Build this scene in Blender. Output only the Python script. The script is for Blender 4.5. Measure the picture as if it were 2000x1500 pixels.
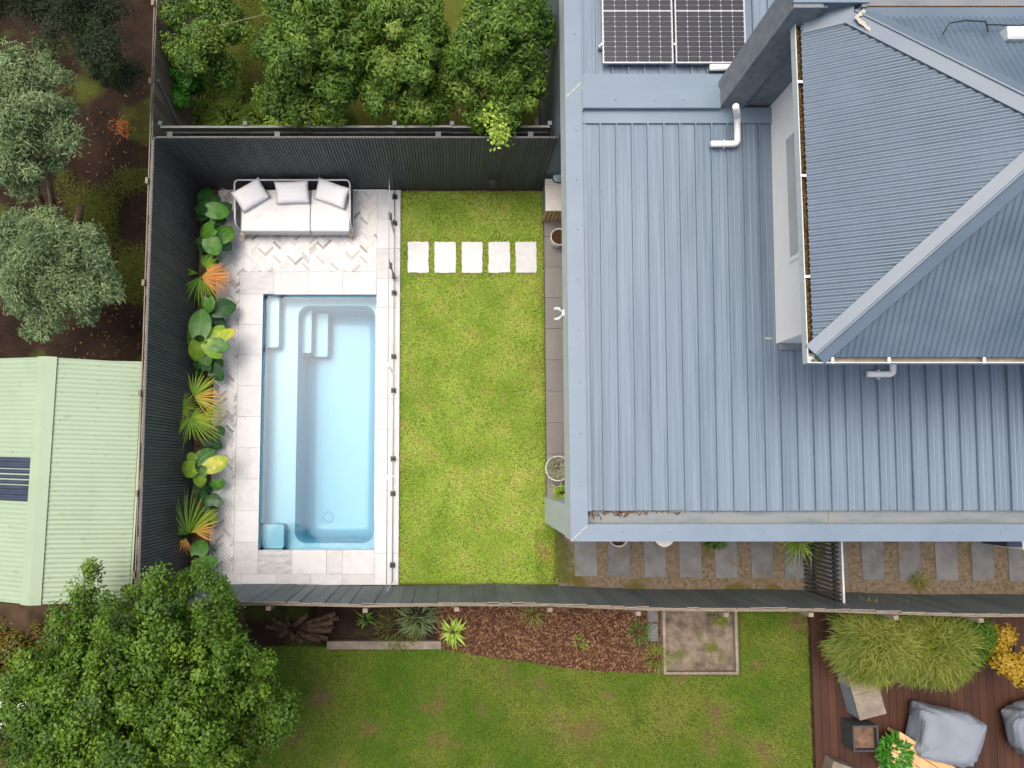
import bpy, bmesh, math, random
import numpy as np
from mathutils import Vector, Matrix
R = math.radians
for o in list(bpy.data.objects): bpy.data.objects.remove(o)
scene = bpy.context.scene
C = scene.collection
random.seed(7); RNG = np.random.default_rng(7)

# ------------------------------------------------------------------ camera, sky, sun, exposure
F, CX, CY, H = 1380.0, 885.0, 806.0, 13.6
TH = math.atan(104 / 1380.0)
cam = bpy.data.cameras.new('camera'); camo = bpy.data.objects.new('camera', cam); C.objects.link(camo)
camo.location = (0, 0, H); camo.rotation_euler = (TH, 0, 0)
cam.sensor_fit = 'HORIZONTAL'; cam.sensor_width = 36; cam.lens = F / 2000 * 36
cam.shift_x = (1000 - CX) / 2000; cam.shift_y = (CY - 750) / 2000
cam.clip_start = .1; cam.clip_end = 600
scene.camera = camo
w = bpy.data.worlds.new('World'); scene.world = w; w.use_nodes = True
nt = w.node_tree; sky = nt.nodes.new('ShaderNodeTexSky'); sky.sky_type = 'NISHITA'; sky.sun_disc = False
SUNV = Vector((-.23, .20, 1)).normalized()
sky.sun_elevation = math.asin(SUNV.z); sky.sun_rotation = math.atan2(SUNV.x, SUNV.y)
sky.air_density = .9; sky.dust_density = 9.0; sky.ozone_density = .6
nt.nodes['Background'].inputs[1].default_value = .15
nt.links.new(sky.outputs[0], nt.nodes['Background'].inputs[0])
sl = bpy.data.lights.new('sun', 'SUN'); sl.energy = .75; sl.angle = R(36); sl.color = (1, .98, .96)
so = bpy.data.objects.new('sun', sl); C.objects.link(so); so.rotation_euler = SUNV.to_track_quat('Z', 'Y').to_euler()
so.location = (20, 6, 40)
vs = scene.view_settings; vs.view_transform = 'Standard'; vs.look = 'None'; vs.gamma = 1; vs.use_curve_mapping = False
vs.exposure = .62

# ------------------------------------------------------------------ helpers
def P(px, py, z=0.0):
    x = (px - CX) / F; y = -(py - CY) / F
    yy = y * math.cos(TH) + math.sin(TH); zz = y * math.sin(TH) - math.cos(TH)
    t = (z - H) / zz
    return Vector((x * t, yy * t, z))
def lin(c):
    return tuple((v / 12.92 if v <= .04045 else ((v + .055) / 1.055) ** 2.4) for v in c)
def rgb(r, g, b): return lin((r / 255, g / 255, b / 255)) + (1,)

def mat(name, stops, scale=3.0, rough=.6, bump=0.0, bscale=40.0, detail=6, stretch=(1, 1, 1), metallic=0.0,
        spec=.5, attr=None, objrand=0.0, coat=0.0, trans=0.0, attrmix=.7, blot=None, roughvar=0.0):
    """procedural material: colour ramp over object-space noise (optionally mixed with a per-piece attribute)"""
    m = bpy.data.materials.new(name); m.use_nodes = True
    n, l = m.node_tree.nodes, m.node_tree.links
    b = n['Principled BSDF']; out = n['Material Output']
    tc = n.new('ShaderNodeTexCoord'); mp = n.new('ShaderNodeMapping'); mp.inputs['Scale'].default_value = stretch
    geo = n.new('ShaderNodeNewGeometry')
    l.new(geo.outputs['Position'], mp.inputs['Vector'])
    no = n.new('ShaderNodeTexNoise'); no.inputs['Scale'].default_value = scale; no.inputs['Detail'].default_value = detail
    no.inputs['Roughness'].default_value = .62
    l.new(mp.outputs[0], no.inputs['Vector'])
    st = n.new('ShaderNodeMapRange'); st.inputs[1].default_value = .28; st.inputs[2].default_value = .72
    l.new(no.outputs['Fac'], st.inputs[0]); fac = st.outputs[0]
    def mix(a, bb, f):
        mx = n.new('ShaderNodeMix'); mx.data_type = 'FLOAT'; mx.inputs[0].default_value = f
        l.new(a, mx.inputs[2]); l.new(bb, mx.inputs[3]); return mx.outputs[0]
    if attr:
        at = n.new('ShaderNodeAttribute'); at.attribute_name = attr; fac = mix(fac, at.outputs['Fac'], attrmix)
    if objrand:
        oi = n.new('ShaderNodeObjectInfo'); fac = mix(fac, oi.outputs['Random'], objrand)
    rp = n.new('ShaderNodeValToRGB'); cr = rp.color_ramp
    if len(stops) == 1: stops = stops * 2
    while len(cr.elements) < len(stops): cr.elements.new(.5)
    for i, s in enumerate(stops):
        if len(s) == 2: cr.elements[i].position, cr.elements[i].color = s
        else: cr.elements[i].position = i / (len(stops) - 1); cr.elements[i].color = s
    l.new(fac, rp.inputs[0]); col = rp.outputs[0]
    if blot:      # (colour, noise scale, threshold, softness) patches of dirt / moss / bare earth
        bc, bs, th, sf = blot
        n2 = n.new('ShaderNodeTexNoise'); n2.inputs['Scale'].default_value = bs; n2.inputs['Detail'].default_value = 7
        l.new(geo.outputs['Position'], n2.inputs['Vector'])
        r2 = n.new('ShaderNodeMapRange'); r2.inputs[1].default_value = th; r2.inputs[2].default_value = th + sf
        l.new(n2.outputs['Fac'], r2.inputs[0])
        mc = n.new('ShaderNodeMix'); mc.data_type = 'RGBA'; l.new(r2.outputs[0], mc.inputs[0]); l.new(col, mc.inputs[6])
        mc.inputs[7].default_value = bc; col = mc.outputs[2]
    l.new(col, b.inputs['Base Color'])
    b.inputs['Roughness'].default_value = rough
    if roughvar:
        rr = n.new('ShaderNodeMapRange'); rr.inputs[3].default_value = rough - roughvar; rr.inputs[4].default_value = rough + roughvar; l.new(st.outputs[0], rr.inputs[0]); l.new(rr.outputs[0], b.inputs['Roughness'])
    b.inputs['Metallic'].default_value = metallic
    b.inputs['Specular IOR Level'].default_value = spec; b.inputs['Coat Weight'].default_value = coat
    if bump:
        bn = n.new('ShaderNodeTexNoise'); bn.inputs['Scale'].default_value = bscale; bn.inputs['Detail'].default_value = 5
        l.new(mp.outputs[0], bn.inputs['Vector'])
        bp = n.new('ShaderNodeBump'); bp.inputs['Strength'].default_value = bump; bp.inputs['Distance'].default_value = .02
        l.new(bn.outputs['Fac'], bp.inputs['Height']); l.new(bp.outputs[0], b.inputs['Normal'])
    if trans:
        tr = n.new('ShaderNodeBsdfTranslucent'); l.new(col, tr.inputs[0])
        ms = n.new('ShaderNodeMixShader'); ms.inputs[0].default_value = trans
        l.new(b.outputs[0], ms.inputs[1]); l.new(tr.outputs[0], ms.inputs[2]); l.new(ms.outputs[0], out.inputs[0])
    return m

class MB:
    def __init__(s): s.v = []; s.f = []; s.m = []
    def face(s, pts, mi=0):
        k = len(s.v); s.v += [tuple(p) for p in pts]; s.f.append(tuple(range(k, k + len(pts)))); s.m.append(mi)
    def box(s, x0, x1, y0, y1, z0, z1, mi=0, M=None):
        k = len(s.v)
        q = [(x, y, z) for z in (z0, z1) for x, y in ((x0, y0), (x1, y0), (x1, y1), (x0, y1))]
        if M is not None: q = [tuple(M @ Vector(p)) for p in q]
        s.v += q
        for f in ((3, 2, 1, 0), (4, 5, 6, 7), (0, 1, 5, 4), (1, 2, 6, 5), (2, 3, 7, 6), (3, 0, 4, 7)):
            s.f.append(tuple(k + i for i in f)); s.m.append(mi)
        return s
    def prism(s, poly, z0, z1, mi=0, bottom=True):
        """poly: ccw list of (x,y) ; z0,z1 scalars or per-vertex lists"""
        n = len(poly); k = len(s.v)
        a = z0 if isinstance(z0, (list, tuple)) else [z0] * n; b = z1 if isinstance(z1, (list, tuple)) else [z1] * n
        s.v += [(p[0], p[1], a[i]) for i, p in enumerate(poly)] + [(p[0], p[1], b[i]) for i, p in enumerate(poly)]
        if bottom: s.f.append(tuple(k + i for i in reversed(range(n)))); s.m.append(mi)
        s.f.append(tuple(k + n + i for i in range(n))); s.m.append(mi)
        for i in range(n):
            j = (i + 1) % n; s.f.append((k + i, k + j, k + n + j, k + n + i)); s.m.append(mi)
        return s
    def tube(s, path, rad, seg=8, mi=0, cap=True):
        path = [Vector(p) for p in path]; n = len(path)
        rad = rad if isinstance(rad, (list, tuple)) else [rad] * n
        k0 = len(s.v); up = Vector((0, 0, 1))
        for i, p in enumerate(path):
            d = (path[min(i + 1, n - 1)] - path[max(i - 1, 0)]).normalized()
            a = d.cross(up)
            if a.length < .05: a = d.cross(Vector((1, 0, 0)))
            a.normalize(); b = d.cross(a)
            for j in range(seg):
                t = 2 * math.pi * j / seg; s.v.append(tuple(p + (a * math.cos(t) + b * math.sin(t)) * rad[i]))
        for i in range(n - 1):
            for j in range(seg):
                q = (j + 1) % seg
                s.f.append((k0 + i * seg + j, k0 + i * seg + q, k0 + (i + 1) * seg + q, k0 + (i + 1) * seg + j)); s.m.append(mi)
        if cap:
            s.f.append(tuple(k0 + j for j in range(seg))); s.m.append(mi)
            s.f.append(tuple(k0 + (n - 1) * seg + j for j in reversed(range(seg)))); s.m.append(mi)
        return s
    def lathe(s, prof, c=(0, 0, 0), seg=28, mi=0):
        k = len(s.v)
        for r, z in prof:
            for j in range(seg):
                t = 2 * math.pi * j / seg; s.v.append((c[0] + r * math.cos(t), c[1] + r * math.sin(t), c[2] + z))
        for i in range(len(prof) - 1):
            for j in range(seg):
                q = (j + 1) % seg; s.f.append((k + i * seg + j, k + i * seg + q, k + (i + 1) * seg + q, k + (i + 1) * seg + j)); s.m.append(mi)
        return s
    def mesh(s, name, mats):
        me = bpy.data.meshes.new(name); me.from_pydata(s.v, [], s.f)
        for m in (mats if isinstance(mats, (list, tuple)) else [mats]): me.materials.append(m)
        me.polygons.foreach_set('material_index', s.m); me.update(); return me
    def build(s, name, mats, parent=None, smooth=False, bevel=0.0, recalc=True, sub=0):
        me = s.mesh(name, mats)
        if recalc:
            bm = bmesh.new(); bm.from_mesh(me); bmesh.ops.remove_doubles(bm, verts=bm.verts, dist=1e-5) if smooth or sub else None
            bmesh.ops.recalc_face_normals(bm, faces=bm.faces); bm.to_mesh(me); bm.free()
        if smooth: me.polygons.foreach_set('use_smooth', [True] * len(me.polygons))
        o = bpy.data.objects.new(name, me); C.objects.link(o)
        if bevel:
            bv = o.modifiers.new('bevel', 'BEVEL'); bv.width = bevel; bv.segments = 2; bv.limit_method = 'ANGLE'
        if sub:
            sb = o.modifiers.new('sub', 'SUBSURF'); sb.levels = sb.render_levels = sub
        if parent is not None: put(o, parent)
        return o
def put(o, parent):
    o.parent = parent
    if parent.parent is None: o.matrix_parent_inverse = Matrix.Translation(-parent.location)
    else: o.matrix_parent_inverse = Matrix.Translation(-(parent.location if parent.type == 'MESH' and parent.parent is None else Vector((0, 0, 0))))
def tag(o, label=None, cat=None, group=None, kind=None):
    if label: o['label'] = label
    if cat: o['category'] = cat
    if group: o['group'] = group
    if kind: o['kind'] = kind
    return o
def thing(name, label, cat, loc=(0, 0, 0), group=None):
    o = bpy.data.objects.new(name, None); C.objects.link(o); o.location = loc; o.empty_display_size = .1
    return tag(o, label, cat, group)
def struct(o): o['kind'] = 'structure'; return o
def inst(name, me, parent, M):
    o = bpy.data.objects.new(name, me); C.objects.link(o); o.matrix_world = M
    if parent is not None:
        o.parent = parent
        o.matrix_parent_inverse = Matrix.Translation(-parent.location) if parent.parent is None else Matrix()
    return o
T = Matrix.Translation
def RZ(a): return Matrix.Rotation(a, 4, 'Z')
def sheet(name, poly, z, m, sub=None):
    b = MB(); b.face([(p[0], p[1], z) for p in poly]); return struct(b.build(name, m, recalc=False))

# foliage ------------------------------------------------------------
def nrm(a): return a / np.maximum(np.linalg.norm(a, axis=1, keepdims=True), 1e-9)
def leaf_mesh(name, pos, d, nor, L, W, m, droop=.25, fold=.15, var=None):
    """pos,d,nor (n,3); every leaf is a folded, drooping rhombus of four triangles"""
    n = len(pos); d = nrm(d); s = nrm(np.cross(d, nor)); up = nrm(np.cross(s, d))
    L = np.broadcast_to(np.asarray(L, float), (n,))[:, None]; W = np.broadcast_to(np.asarray(W, float), (n,))[:, None]
    mid = pos + d * L * .45 + up * L * droop * .22
    tip = pos + d * L - up * L * droop
    lf = mid + s * W * .5 + up * W * fold; rt = mid - s * W * .5 + up * W * fold
    V = np.stack([pos, lf, tip, rt, mid], 1).reshape(-1, 3)
    base = (np.arange(n) * 5)[:, None]
    T3 = np.array([[0, 4, 1], [1, 4, 2], [0, 3, 4], [3, 2, 4]]).reshape(-1)
    idx = (base + T3[None, :]).reshape(-1)
    me = bpy.data.meshes.new(name); nt_ = n * 4
    me.vertices.add(len(V)); me.vertices.foreach_set('co', V.reshape(-1).astype(np.float32))
    me.loops.add(nt_ * 3); me.loops.foreach_set('vertex_index', idx.astype(np.int32))
    me.polygons.add(nt_); me.polygons.foreach_set('loop_start', (np.arange(nt_) * 3).astype(np.int32))
    me.polygons.foreach_set('loop_total', np.full(nt_, 3, np.int32))
    a = me.attributes.new('var', 'FLOAT', 'POINT')
    v = RNG.random(n) if var is None else var
    a.data.foreach_set('value', np.repeat(v, 5).astype(np.float32))
    me.materials.append(m); me.update(); me.validate()
    return me
def blade_mesh(name, pos, d, L, W, m, droop=.3, var=None):
    """grass blades: a single bent strip of three triangles"""
    n = len(pos); d = nrm(d); up = np.tile([0., 0., 1.], (n, 1)); s = nrm(np.cross(d, up))
    L = np.broadcast_to(np.asarray(L, float), (n,))[:, None]; W = np.broadcast_to(np.asarray(W, float), (n,))[:, None]
    mid = pos + d * L * .55; tip = pos + d * L * .9 - up * L * droop * .5 + d * [1, 1, 0] * L * droop
    V = np.stack([pos + s * W * .5, pos - s * W * .5, mid + s * W * .4, mid - s * W * .4, tip], 1).reshape(-1, 3)
    base = (np.arange(n) * 5)[:, None]
    idx = (base + np.array([0, 1, 3, 0, 3, 2, 2, 3, 4])[None, :]).reshape(-1); k = n * 3
    me = bpy.data.meshes.new(name)
    me.vertices.add(len(V)); me.vertices.foreach_set('co', V.reshape(-1).astype(np.float32))
    me.loops.add(k * 3); me.loops.foreach_set('vertex_index', idx.astype(np.int32))
    me.polygons.add(k); me.polygons.foreach_set('loop_start', (np.arange(k) * 3).astype(np.int32))
    me.polygons.foreach_set('loop_total', np.full(k, 3, np.int32))
    a = me.attributes.new('var', 'FLOAT', 'POINT'); a.data.foreach_set('value', np.repeat(RNG.random(n) if var is None else var, 5).astype(np.float32))
    me.materials.append(m); me.update(); me.validate(); return me
def obj(name, me, parent=None):
    o = bpy.data.objects.new(name, me); C.objects.link(o)
    if parent is not None: put(o, parent)
    return o
def crown_pts(c, r, ncl, clr, per, inner=.55, low=-.35, flat=.8, nl=0):
    """leaf positions in clumps, clumps gathered in uneven lobes over an ellipsoid; returns pos, normals, clump id, clump centres"""
    c = np.array(c); r = np.array(r); nl = nl or max(7, ncl // 9); lob = []; lr = []
    while len(lob) < nl:
        v = RNG.normal(size=3); v /= np.linalg.norm(v)
        if v[2] < low: continue
        lob.append(c + r * v * (inner + (1 - inner) * RNG.random() ** .5) * RNG.uniform(.66, 1.08)); lr.append(r.mean() * RNG.uniform(.17, .42))
    lob = np.array(lob); lr = np.array(lr); w_ = lr ** 2 / (lr ** 2).sum()
    li = RNG.choice(nl, ncl, p=w_); v = nrm(RNG.normal(size=(ncl, 3))); v[:, 2] = np.abs(v[:, 2]) * .9 - .15
    cen = lob[li] + v * lr[li][:, None] * RNG.uniform(.45, 1.12, ncl)[:, None]
    rr = clr * RNG.uniform(.45, 1.15, ncl)
    k = np.repeat(np.arange(ncl), per); v = nrm(RNG.normal(size=(len(k), 3))) * (RNG.random(len(k)) ** .5)[:, None]
    v[:, 2] *= flat
    pos = cen[k] + v * rr[k][:, None]
    nor = nrm(nrm(v) * .6 + nrm((cen[k] - lob[li][k])) * .5 + np.array([0, 0, .6]) + RNG.normal(size=v.shape) * .4)
    return pos, nor, k, cen
def tree(name, label, base, c, r, ncl, clr, per, L, W, lm, bm_, trunk_r=.09, cat='tree', group=None, droop=.25, inner=.55, low=-.35, limbs=7, lean=None, dirbias=None, rootz=0.0, out=.0, nl=0):
    base = Vector(base); t = thing(name, label, cat, base, group)
    pos, nor, k, cen = crown_pts(c, r, ncl, clr, per, inner, low, nl=nl)
    n = len(pos); d = np.cross(nor, RNG.normal(size=(n, 3)))
    if out: d = nrm(d) + nrm(pos - np.array(c)) * out
    if dirbias is not None: d = nrm(d) + np.array(dirbias)
    cv = RNG.random(cen.shape[0]); var = np.clip(cv[k] * .55 + RNG.random(n) * .45, 0, 1)
    sz = .75 + .5 * RNG.random(n)
    obj('crown', leaf_mesh('crown', pos, d, nor, L * sz, W * sz, lm, droop, var=var), t)
    b = MB(); cc = Vector(c); top = base.lerp(cc, .75)
    kink = Vector((random.uniform(-.08, .08), random.uniform(-.08, .08), 0))
    b.tube([base - Vector((0, 0, .05)), base.lerp(top, .5) + kink, top], [trunk_r, trunk_r * .8, trunk_r * .55], 9)
    for i in range(limbs):
        e = Vector(cen[RNG.integers(len(cen))]); s0 = base.lerp(top, .45 + .5 * random.random())
        mid = s0.lerp(e, .5) + Vector((random.uniform(-.1, .1), random.uniform(-.1, .1), .08))
        b.tube([s0, mid, e], [trunk_r * .42, trunk_r * .28, trunk_r * .1], 6)
    b.build('trunk', bm_, t, smooth=True)
    return t

# ------------------------------------------------------------------ materials
M_ = {}
M_['soil'] = mat('soil', [rgb(44, 36, 28), rgb(70, 57, 44), rgb(88, 72, 56)], 2.2, .95, .6, 60, spec=.1)
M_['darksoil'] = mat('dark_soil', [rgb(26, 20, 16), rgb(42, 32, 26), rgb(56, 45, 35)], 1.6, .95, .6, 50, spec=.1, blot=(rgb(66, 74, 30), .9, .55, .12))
M_['bedsoil'] = mat('bed_soil', [rgb(70, 54, 42), rgb(104, 84, 68), rgb(128, 106, 86)], 9, .95, .8, 90, spec=.1)
M_['tan'] = mat('tan_gravel', [rgb(84, 74, 60), rgb(116, 104, 88), rgb(138, 125, 106)], 14, .95, .7, 160, spec=.1, blot=(rgb(96, 88, 48), 1.6, .56, .1))
M_['lawnbase'] = mat('lawn_earth', [rgb(62, 80, 24), rgb(90, 108, 36), rgb(122, 122, 56)], 1.7, .95, .5, 90, spec=.1, blot=(rgb(112, 90, 58), 2.2, .5, .2))
M_['grass'] = mat('grass', [rgb(110, 150, 48), rgb(152, 184, 72), rgb(184, 204, 98), rgb(212, 212, 134)], 1.15, .6, attr='var', attrmix=.20, trans=.3, spec=.2, detail=9, blot=(rgb(188, 172, 108), 3.4, .60, .14))
M_['grass2'] = mat('neighbour_grass', [rgb(50, 96, 12), rgb(84, 124, 24), rgb(126, 138, 54), rgb(160, 144, 90)], .55, .6, attr='var', attrmix=.22, trans=.3, spec=.25, detail=9, blot=(rgb(132, 118, 72), 1.3, .57, .12))
M_['grass3'] = mat('olive_grass', [rgb(64, 82, 24), rgb(92, 104, 38), rgb(120, 118, 56)], .9, .6, attr='var', attrmix=.45, trans=.25, spec=.2)
M_['stone0'] = mat('travertine_pale', [rgb(176, 178, 179), rgb(190, 192, 193), rgb(198, 200, 200)], 5, .62, .12, 60, objrand=.35, spec=.35)
M_['stone1'] = mat('travertine_grey', [rgb(168, 169, 169), rgb(184, 185, 185), rgb(196, 197, 197)], 4, .62, .12, 60, objrand=.35, spec=.35, stretch=(1, 2.5, 1))
M_['stone2'] = mat('travertine_veined', [rgb(144, 145, 146), rgb(170, 171, 171), rgb(192, 192, 190)], 5, .62, .14, 40, spec=.35, stretch=(1, 3, 1))
M_['brick'] = [mat('paver_pale', [rgb(204, 204, 203), rgb(218, 218, 217)], 12, .7, .2, 90, objrand=.5, spec=.3),
               mat('paver_light_grey', [rgb(192, 191, 189), rgb(208, 207, 205)], 12, .7, .2, 90, objrand=.5, spec=.3),
               mat('paver_grey', [rgb(166, 164, 161), rgb(186, 184, 181)], 12, .7, .2, 90, objrand=.5, spec=.3),
               mat('paver_taupe', [rgb(142, 139, 135), rgb(162, 159, 154)], 12, .7, .2, 90, objrand=.5, spec=.3)]
M_['grout'] = mat('grout', [rgb(196, 196, 194), rgb(208, 208, 206)], 20, .9, .3, 120, spec=.2)
M_['porch'] = mat('porch_tile', [rgb(104, 101, 97), rgb(120, 117, 112)], 3, .6, .1, 60, objrand=.4)
M_['concrete'] = mat('path_concrete', [rgb(78, 80, 81), rgb(102, 104, 105), rgb(122, 123, 123)], 3.2, .75, .2, 80, objrand=.3, blot=(rgb(104, 92, 74), 3.0, .56, .12))
M_['gel'] = mat('pool_gelcoat', [rgb(100, 156, 177), rgb(104, 159, 180)], 2, .3, 0, spec=.4)
M_['black'] = mat('black_batten', [rgb(62, 65, 65), rgb(84, 88, 87)], 6, .6, .1, 60, stretch=(1, 1, .15), objrand=.45, spec=.35)
M_['blackmetal'] = mat('black_metal', [rgb(30, 31, 33), rgb(44, 45, 47)], 10, .4)
M_['timber'] = mat('weathered_timber', [rgb(92, 86, 78), rgb(128, 119, 106), rgb(160, 148, 130)], 5, .85, .4, 70, stretch=(1, 1, .12), objrand=.4, spec=.2)
M_['palegrey'] = mat('raw_timber_edge', [rgb(112, 104, 92), rgb(142, 133, 118)], 8, .85, .3, 80, objrand=.4, spec=.2)
M_['fencepaint'] = mat('painted_paling', [rgb(78, 85, 86), rgb(98, 106, 107), rgb(114, 121, 120)], 3, .7, .25, 60, stretch=(1, 1, .2), objrand=.4, spec=.3)
M_['roof'] = mat('blue_grey_roof_steel', [rgb(88, 105, 121), rgb(102, 119, 134), rgb(115, 131, 145)], 2.0, .40, .05, 30, stretch=(7, .22, 1), spec=.5, objrand=.2, roughvar=.16, blot=(rgb(138, 146, 150), 60, .76, .03))
M_['roof2'] = mat('blue_grey_corrugated_steel', [rgb(66, 83, 98), rgb(76, 93, 108), rgb(86, 102, 117)], 1.1, .42, .04, 30, spec=.5, blot=(rgb(150, 158, 166), 45, .73, .03), roughvar=.1)
M_['cap'] = mat('blue_grey_capping', [rgb(100, 117, 132), rgb(112, 128, 142)], 1.8, .4, spec=.5, objrand=.2)
M_['cap2'] = mat('blue_grey_hip_capping', [rgb(82, 98, 113), rgb(91, 107, 121)], 1.8, .42, spec=.5)
M_['winpane'] = mat('pale_window_pane', [rgb(172, 176, 176), rgb(186, 190, 189)], 2, .2)
M_['sealant'] = mat('sealant', [rgb(150, 150, 140), rgb(172, 168, 152)], 8, .8)
M_['fascia'] = mat('pale_grey_fascia', [rgb(172, 184, 184), rgb(184, 195, 194)], 3, .6)
M_['cladding'] = mat('blue_grey_cladding', [rgb(82, 96, 108), rgb(94, 108, 120)], 3, .6)
M_['render'] = mat('grey_render', [rgb(104, 112, 118), rgb(118, 126, 132), rgb(130, 138, 143)], 9, .9, .5, 150, spec=.2)
M_['white'] = mat('white_wall', [rgb(236, 235, 229), rgb(242, 241, 236)], 3, .7, .1, 80, blot=(rgb(200, 190, 172), .9, .66, .1))
M_['pvc'] = mat('white_pvc', [rgb(220, 220, 216), rgb(232, 232, 228)], 6, .4)
M_['litter'] = mat('leaf_litter', [rgb(40, 28, 18), rgb(70, 50, 32), rgb(104, 78, 52)], 60, .95, .8, 120, spec=.1, attr=None)
M_['guttermud'] = mat('dusty_gutter', [rgb(132, 122, 106), rgb(168, 158, 140)], 6, .85)
M_['zinc'] = mat('stained_box_gutter', [rgb(96, 104, 108), rgb(114, 122, 127), rgb(124, 125, 120)], 2.5, .6, stretch=(.6, 3, 1))
M_['shed'] = mat('pale_green_steel', [rgb(132, 152, 126), rgb(139, 158, 133), rgb(144, 162, 138)], 1.1, .5, spec=.4, roughvar=.1, blot=(rgb(118, 130, 106), 4.5, .66, .14))
M_['skylight'] = mat('dark_blue_skylight', [rgb(44, 52, 70), rgb(58, 66, 84)], 3, .25, spec=.6)
M_['fabric'] = mat('white_outdoor_fabric', [rgb(206, 207, 207), rgb(214, 215, 215)], 4, .9, .15, 160, spec=.2, blot=(rgb(196, 194, 186), 3.2, .6, .2))
M_['pillow'] = mat('white_cushion_fabric', [rgb(226, 227, 227), rgb(234, 235, 235)], 5, .9, .12, 160, spec=.15)
M_['alu'] = mat('pale_grey_metal', [rgb(176, 178, 182), rgb(196, 198, 201)], 6, .45)
M_['rope'] = mat('dark_rope', [rgb(52, 54, 62), rgb(78, 80, 90)], 20, .85)
M_['oak'] = mat('light_timber', [rgb(172, 136, 92), rgb(200, 164, 116)], 14, .6, .2, 80, stretch=(1, .2, 1))
M_['bench'] = mat('stone_benchtop', [rgb(176, 174, 166), rgb(190, 188, 180)], 8, .5)
M_['teal'] = mat('teal_item', [rgb(90, 140, 136), rgb(190, 214, 208)], 14, .5)
M_['potwhite'] = mat('white_pot', [rgb(206, 206, 202), rgb(222, 222, 218)], 5, .5)
M_['potdark'] = mat('charcoal_pot', [rgb(46, 46, 48), rgb(64, 64, 66)], 6, .6)
M_['bark'] = mat('bark', [rgb(84, 72, 56), rgb(126, 112, 90), rgb(156, 142, 116)], 14, .95, .7, 60, spec=.1, stretch=(1, 1, .3))
M_['darkbark'] = mat('dark_bark', [rgb(46, 36, 28), rgb(74, 60, 48), rgb(104, 86, 70)], 12, .95, .8, 50, spec=.1)
M_['deck'] = mat('red_brown_decking', [rgb(44, 27, 19), rgb(62, 38, 26), rgb(80, 50, 34)], 3, .6, .2, 60, stretch=(1, .15, 1), objrand=.5, spec=.3)
M_['cover'] = mat('blue_grey_cover', [rgb(108, 117, 127), rgb(124, 132, 141)], 2, .75, .1, 40)
M_['mulch'] = mat('mulch', [rgb(50, 33, 26), rgb(72, 49, 38), rgb(90, 66, 52)], 18, .95, .8, 70, spec=.1)
M_['chip'] = mat('bark_chip', [rgb(52, 34, 27), rgb(80, 54, 41), rgb(110, 82, 60), rgb(142, 116, 88)], 4, .9, attr='var', attrmix=.9, spec=.1)
M_['deadleaf'] = mat('fallen_leaf', [rgb(58, 42, 26), rgb(92, 72, 42), rgb(124, 104, 62)], 4, .8, attr='var', attrmix=.9, spec=.15)
def leafmat(name, cols, trans=.28, rough=.5, mixv=.75): return mat(name, [rgb(*c) for c in cols], .8, rough, attr='var', attrmix=mixv, trans=trans, spec=.35)
M_['l_big'] = leafmat('green_tree_leaf', [(34, 58, 12), (58, 90, 18), (86, 120, 26), (120, 150, 42)])
M_['l_grey'] = leafmat('grey_green_leaf', [(74, 96, 62), (98, 122, 80), (124, 146, 98), (146, 164, 112)])
M_['l_pear'] = leafmat('pear_leaf', [(38, 62, 18), (62, 94, 26), (94, 126, 38), (148, 166, 80)])
M_['l_dark'] = leafmat('dark_conifer_leaf', [(18, 32, 13), (30, 48, 18), (50, 68, 25)])
M_['l_lime'] = leafmat('lime_undergrowth_leaf', [(108, 144, 44), (146, 178, 66), (182, 200, 98)])
M_['l_vine'] = leafmat('bright_vine_leaf', [(32, 82, 18), (54, 114, 26), (82, 144, 42)])
M_['l_yel'] = leafmat('yellow_shrub_leaf', [(104, 92, 20), (150, 124, 26), (172, 144, 44), (160, 108, 50)])
M_['l_bam'] = leafmat('feathery_grass_leaf', [(66, 90, 24), (98, 116, 34), (126, 134, 52), (150, 148, 72)])
M_['l_hedge'] = leafmat('autumn_hedge_leaf', [(48, 66, 18), (76, 90, 26), (112, 94, 30), (128, 84, 34)])
M_['l_orange'] = leafmat('orange_dead_leaf', [(140, 76, 30), (180, 106, 44)])
M_['l_fl'] = leafmat('pale_yellow_flower', [(196, 184, 110), (222, 208, 140)])
M_['l_house'] = leafmat('dark_pot_leaf', [(38, 70, 28), (70, 110, 44), (120, 150, 70)])
M_['l_succ'] = leafmat('grey_succulent', [(112, 118, 96), (146, 152, 126), (170, 172, 148)])
M_['palm'] = mat('palm_leaflet', [(0, rgb(58, 98, 24)), (.35, rgb(104, 148, 36)), (.6, rgb(150, 178, 60)), (.8, rgb(206, 180, 84)), (1, rgb(220, 152, 92))], 3, .45, attr='var', attrmix=.97, trans=.25, spec=.4)

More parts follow.
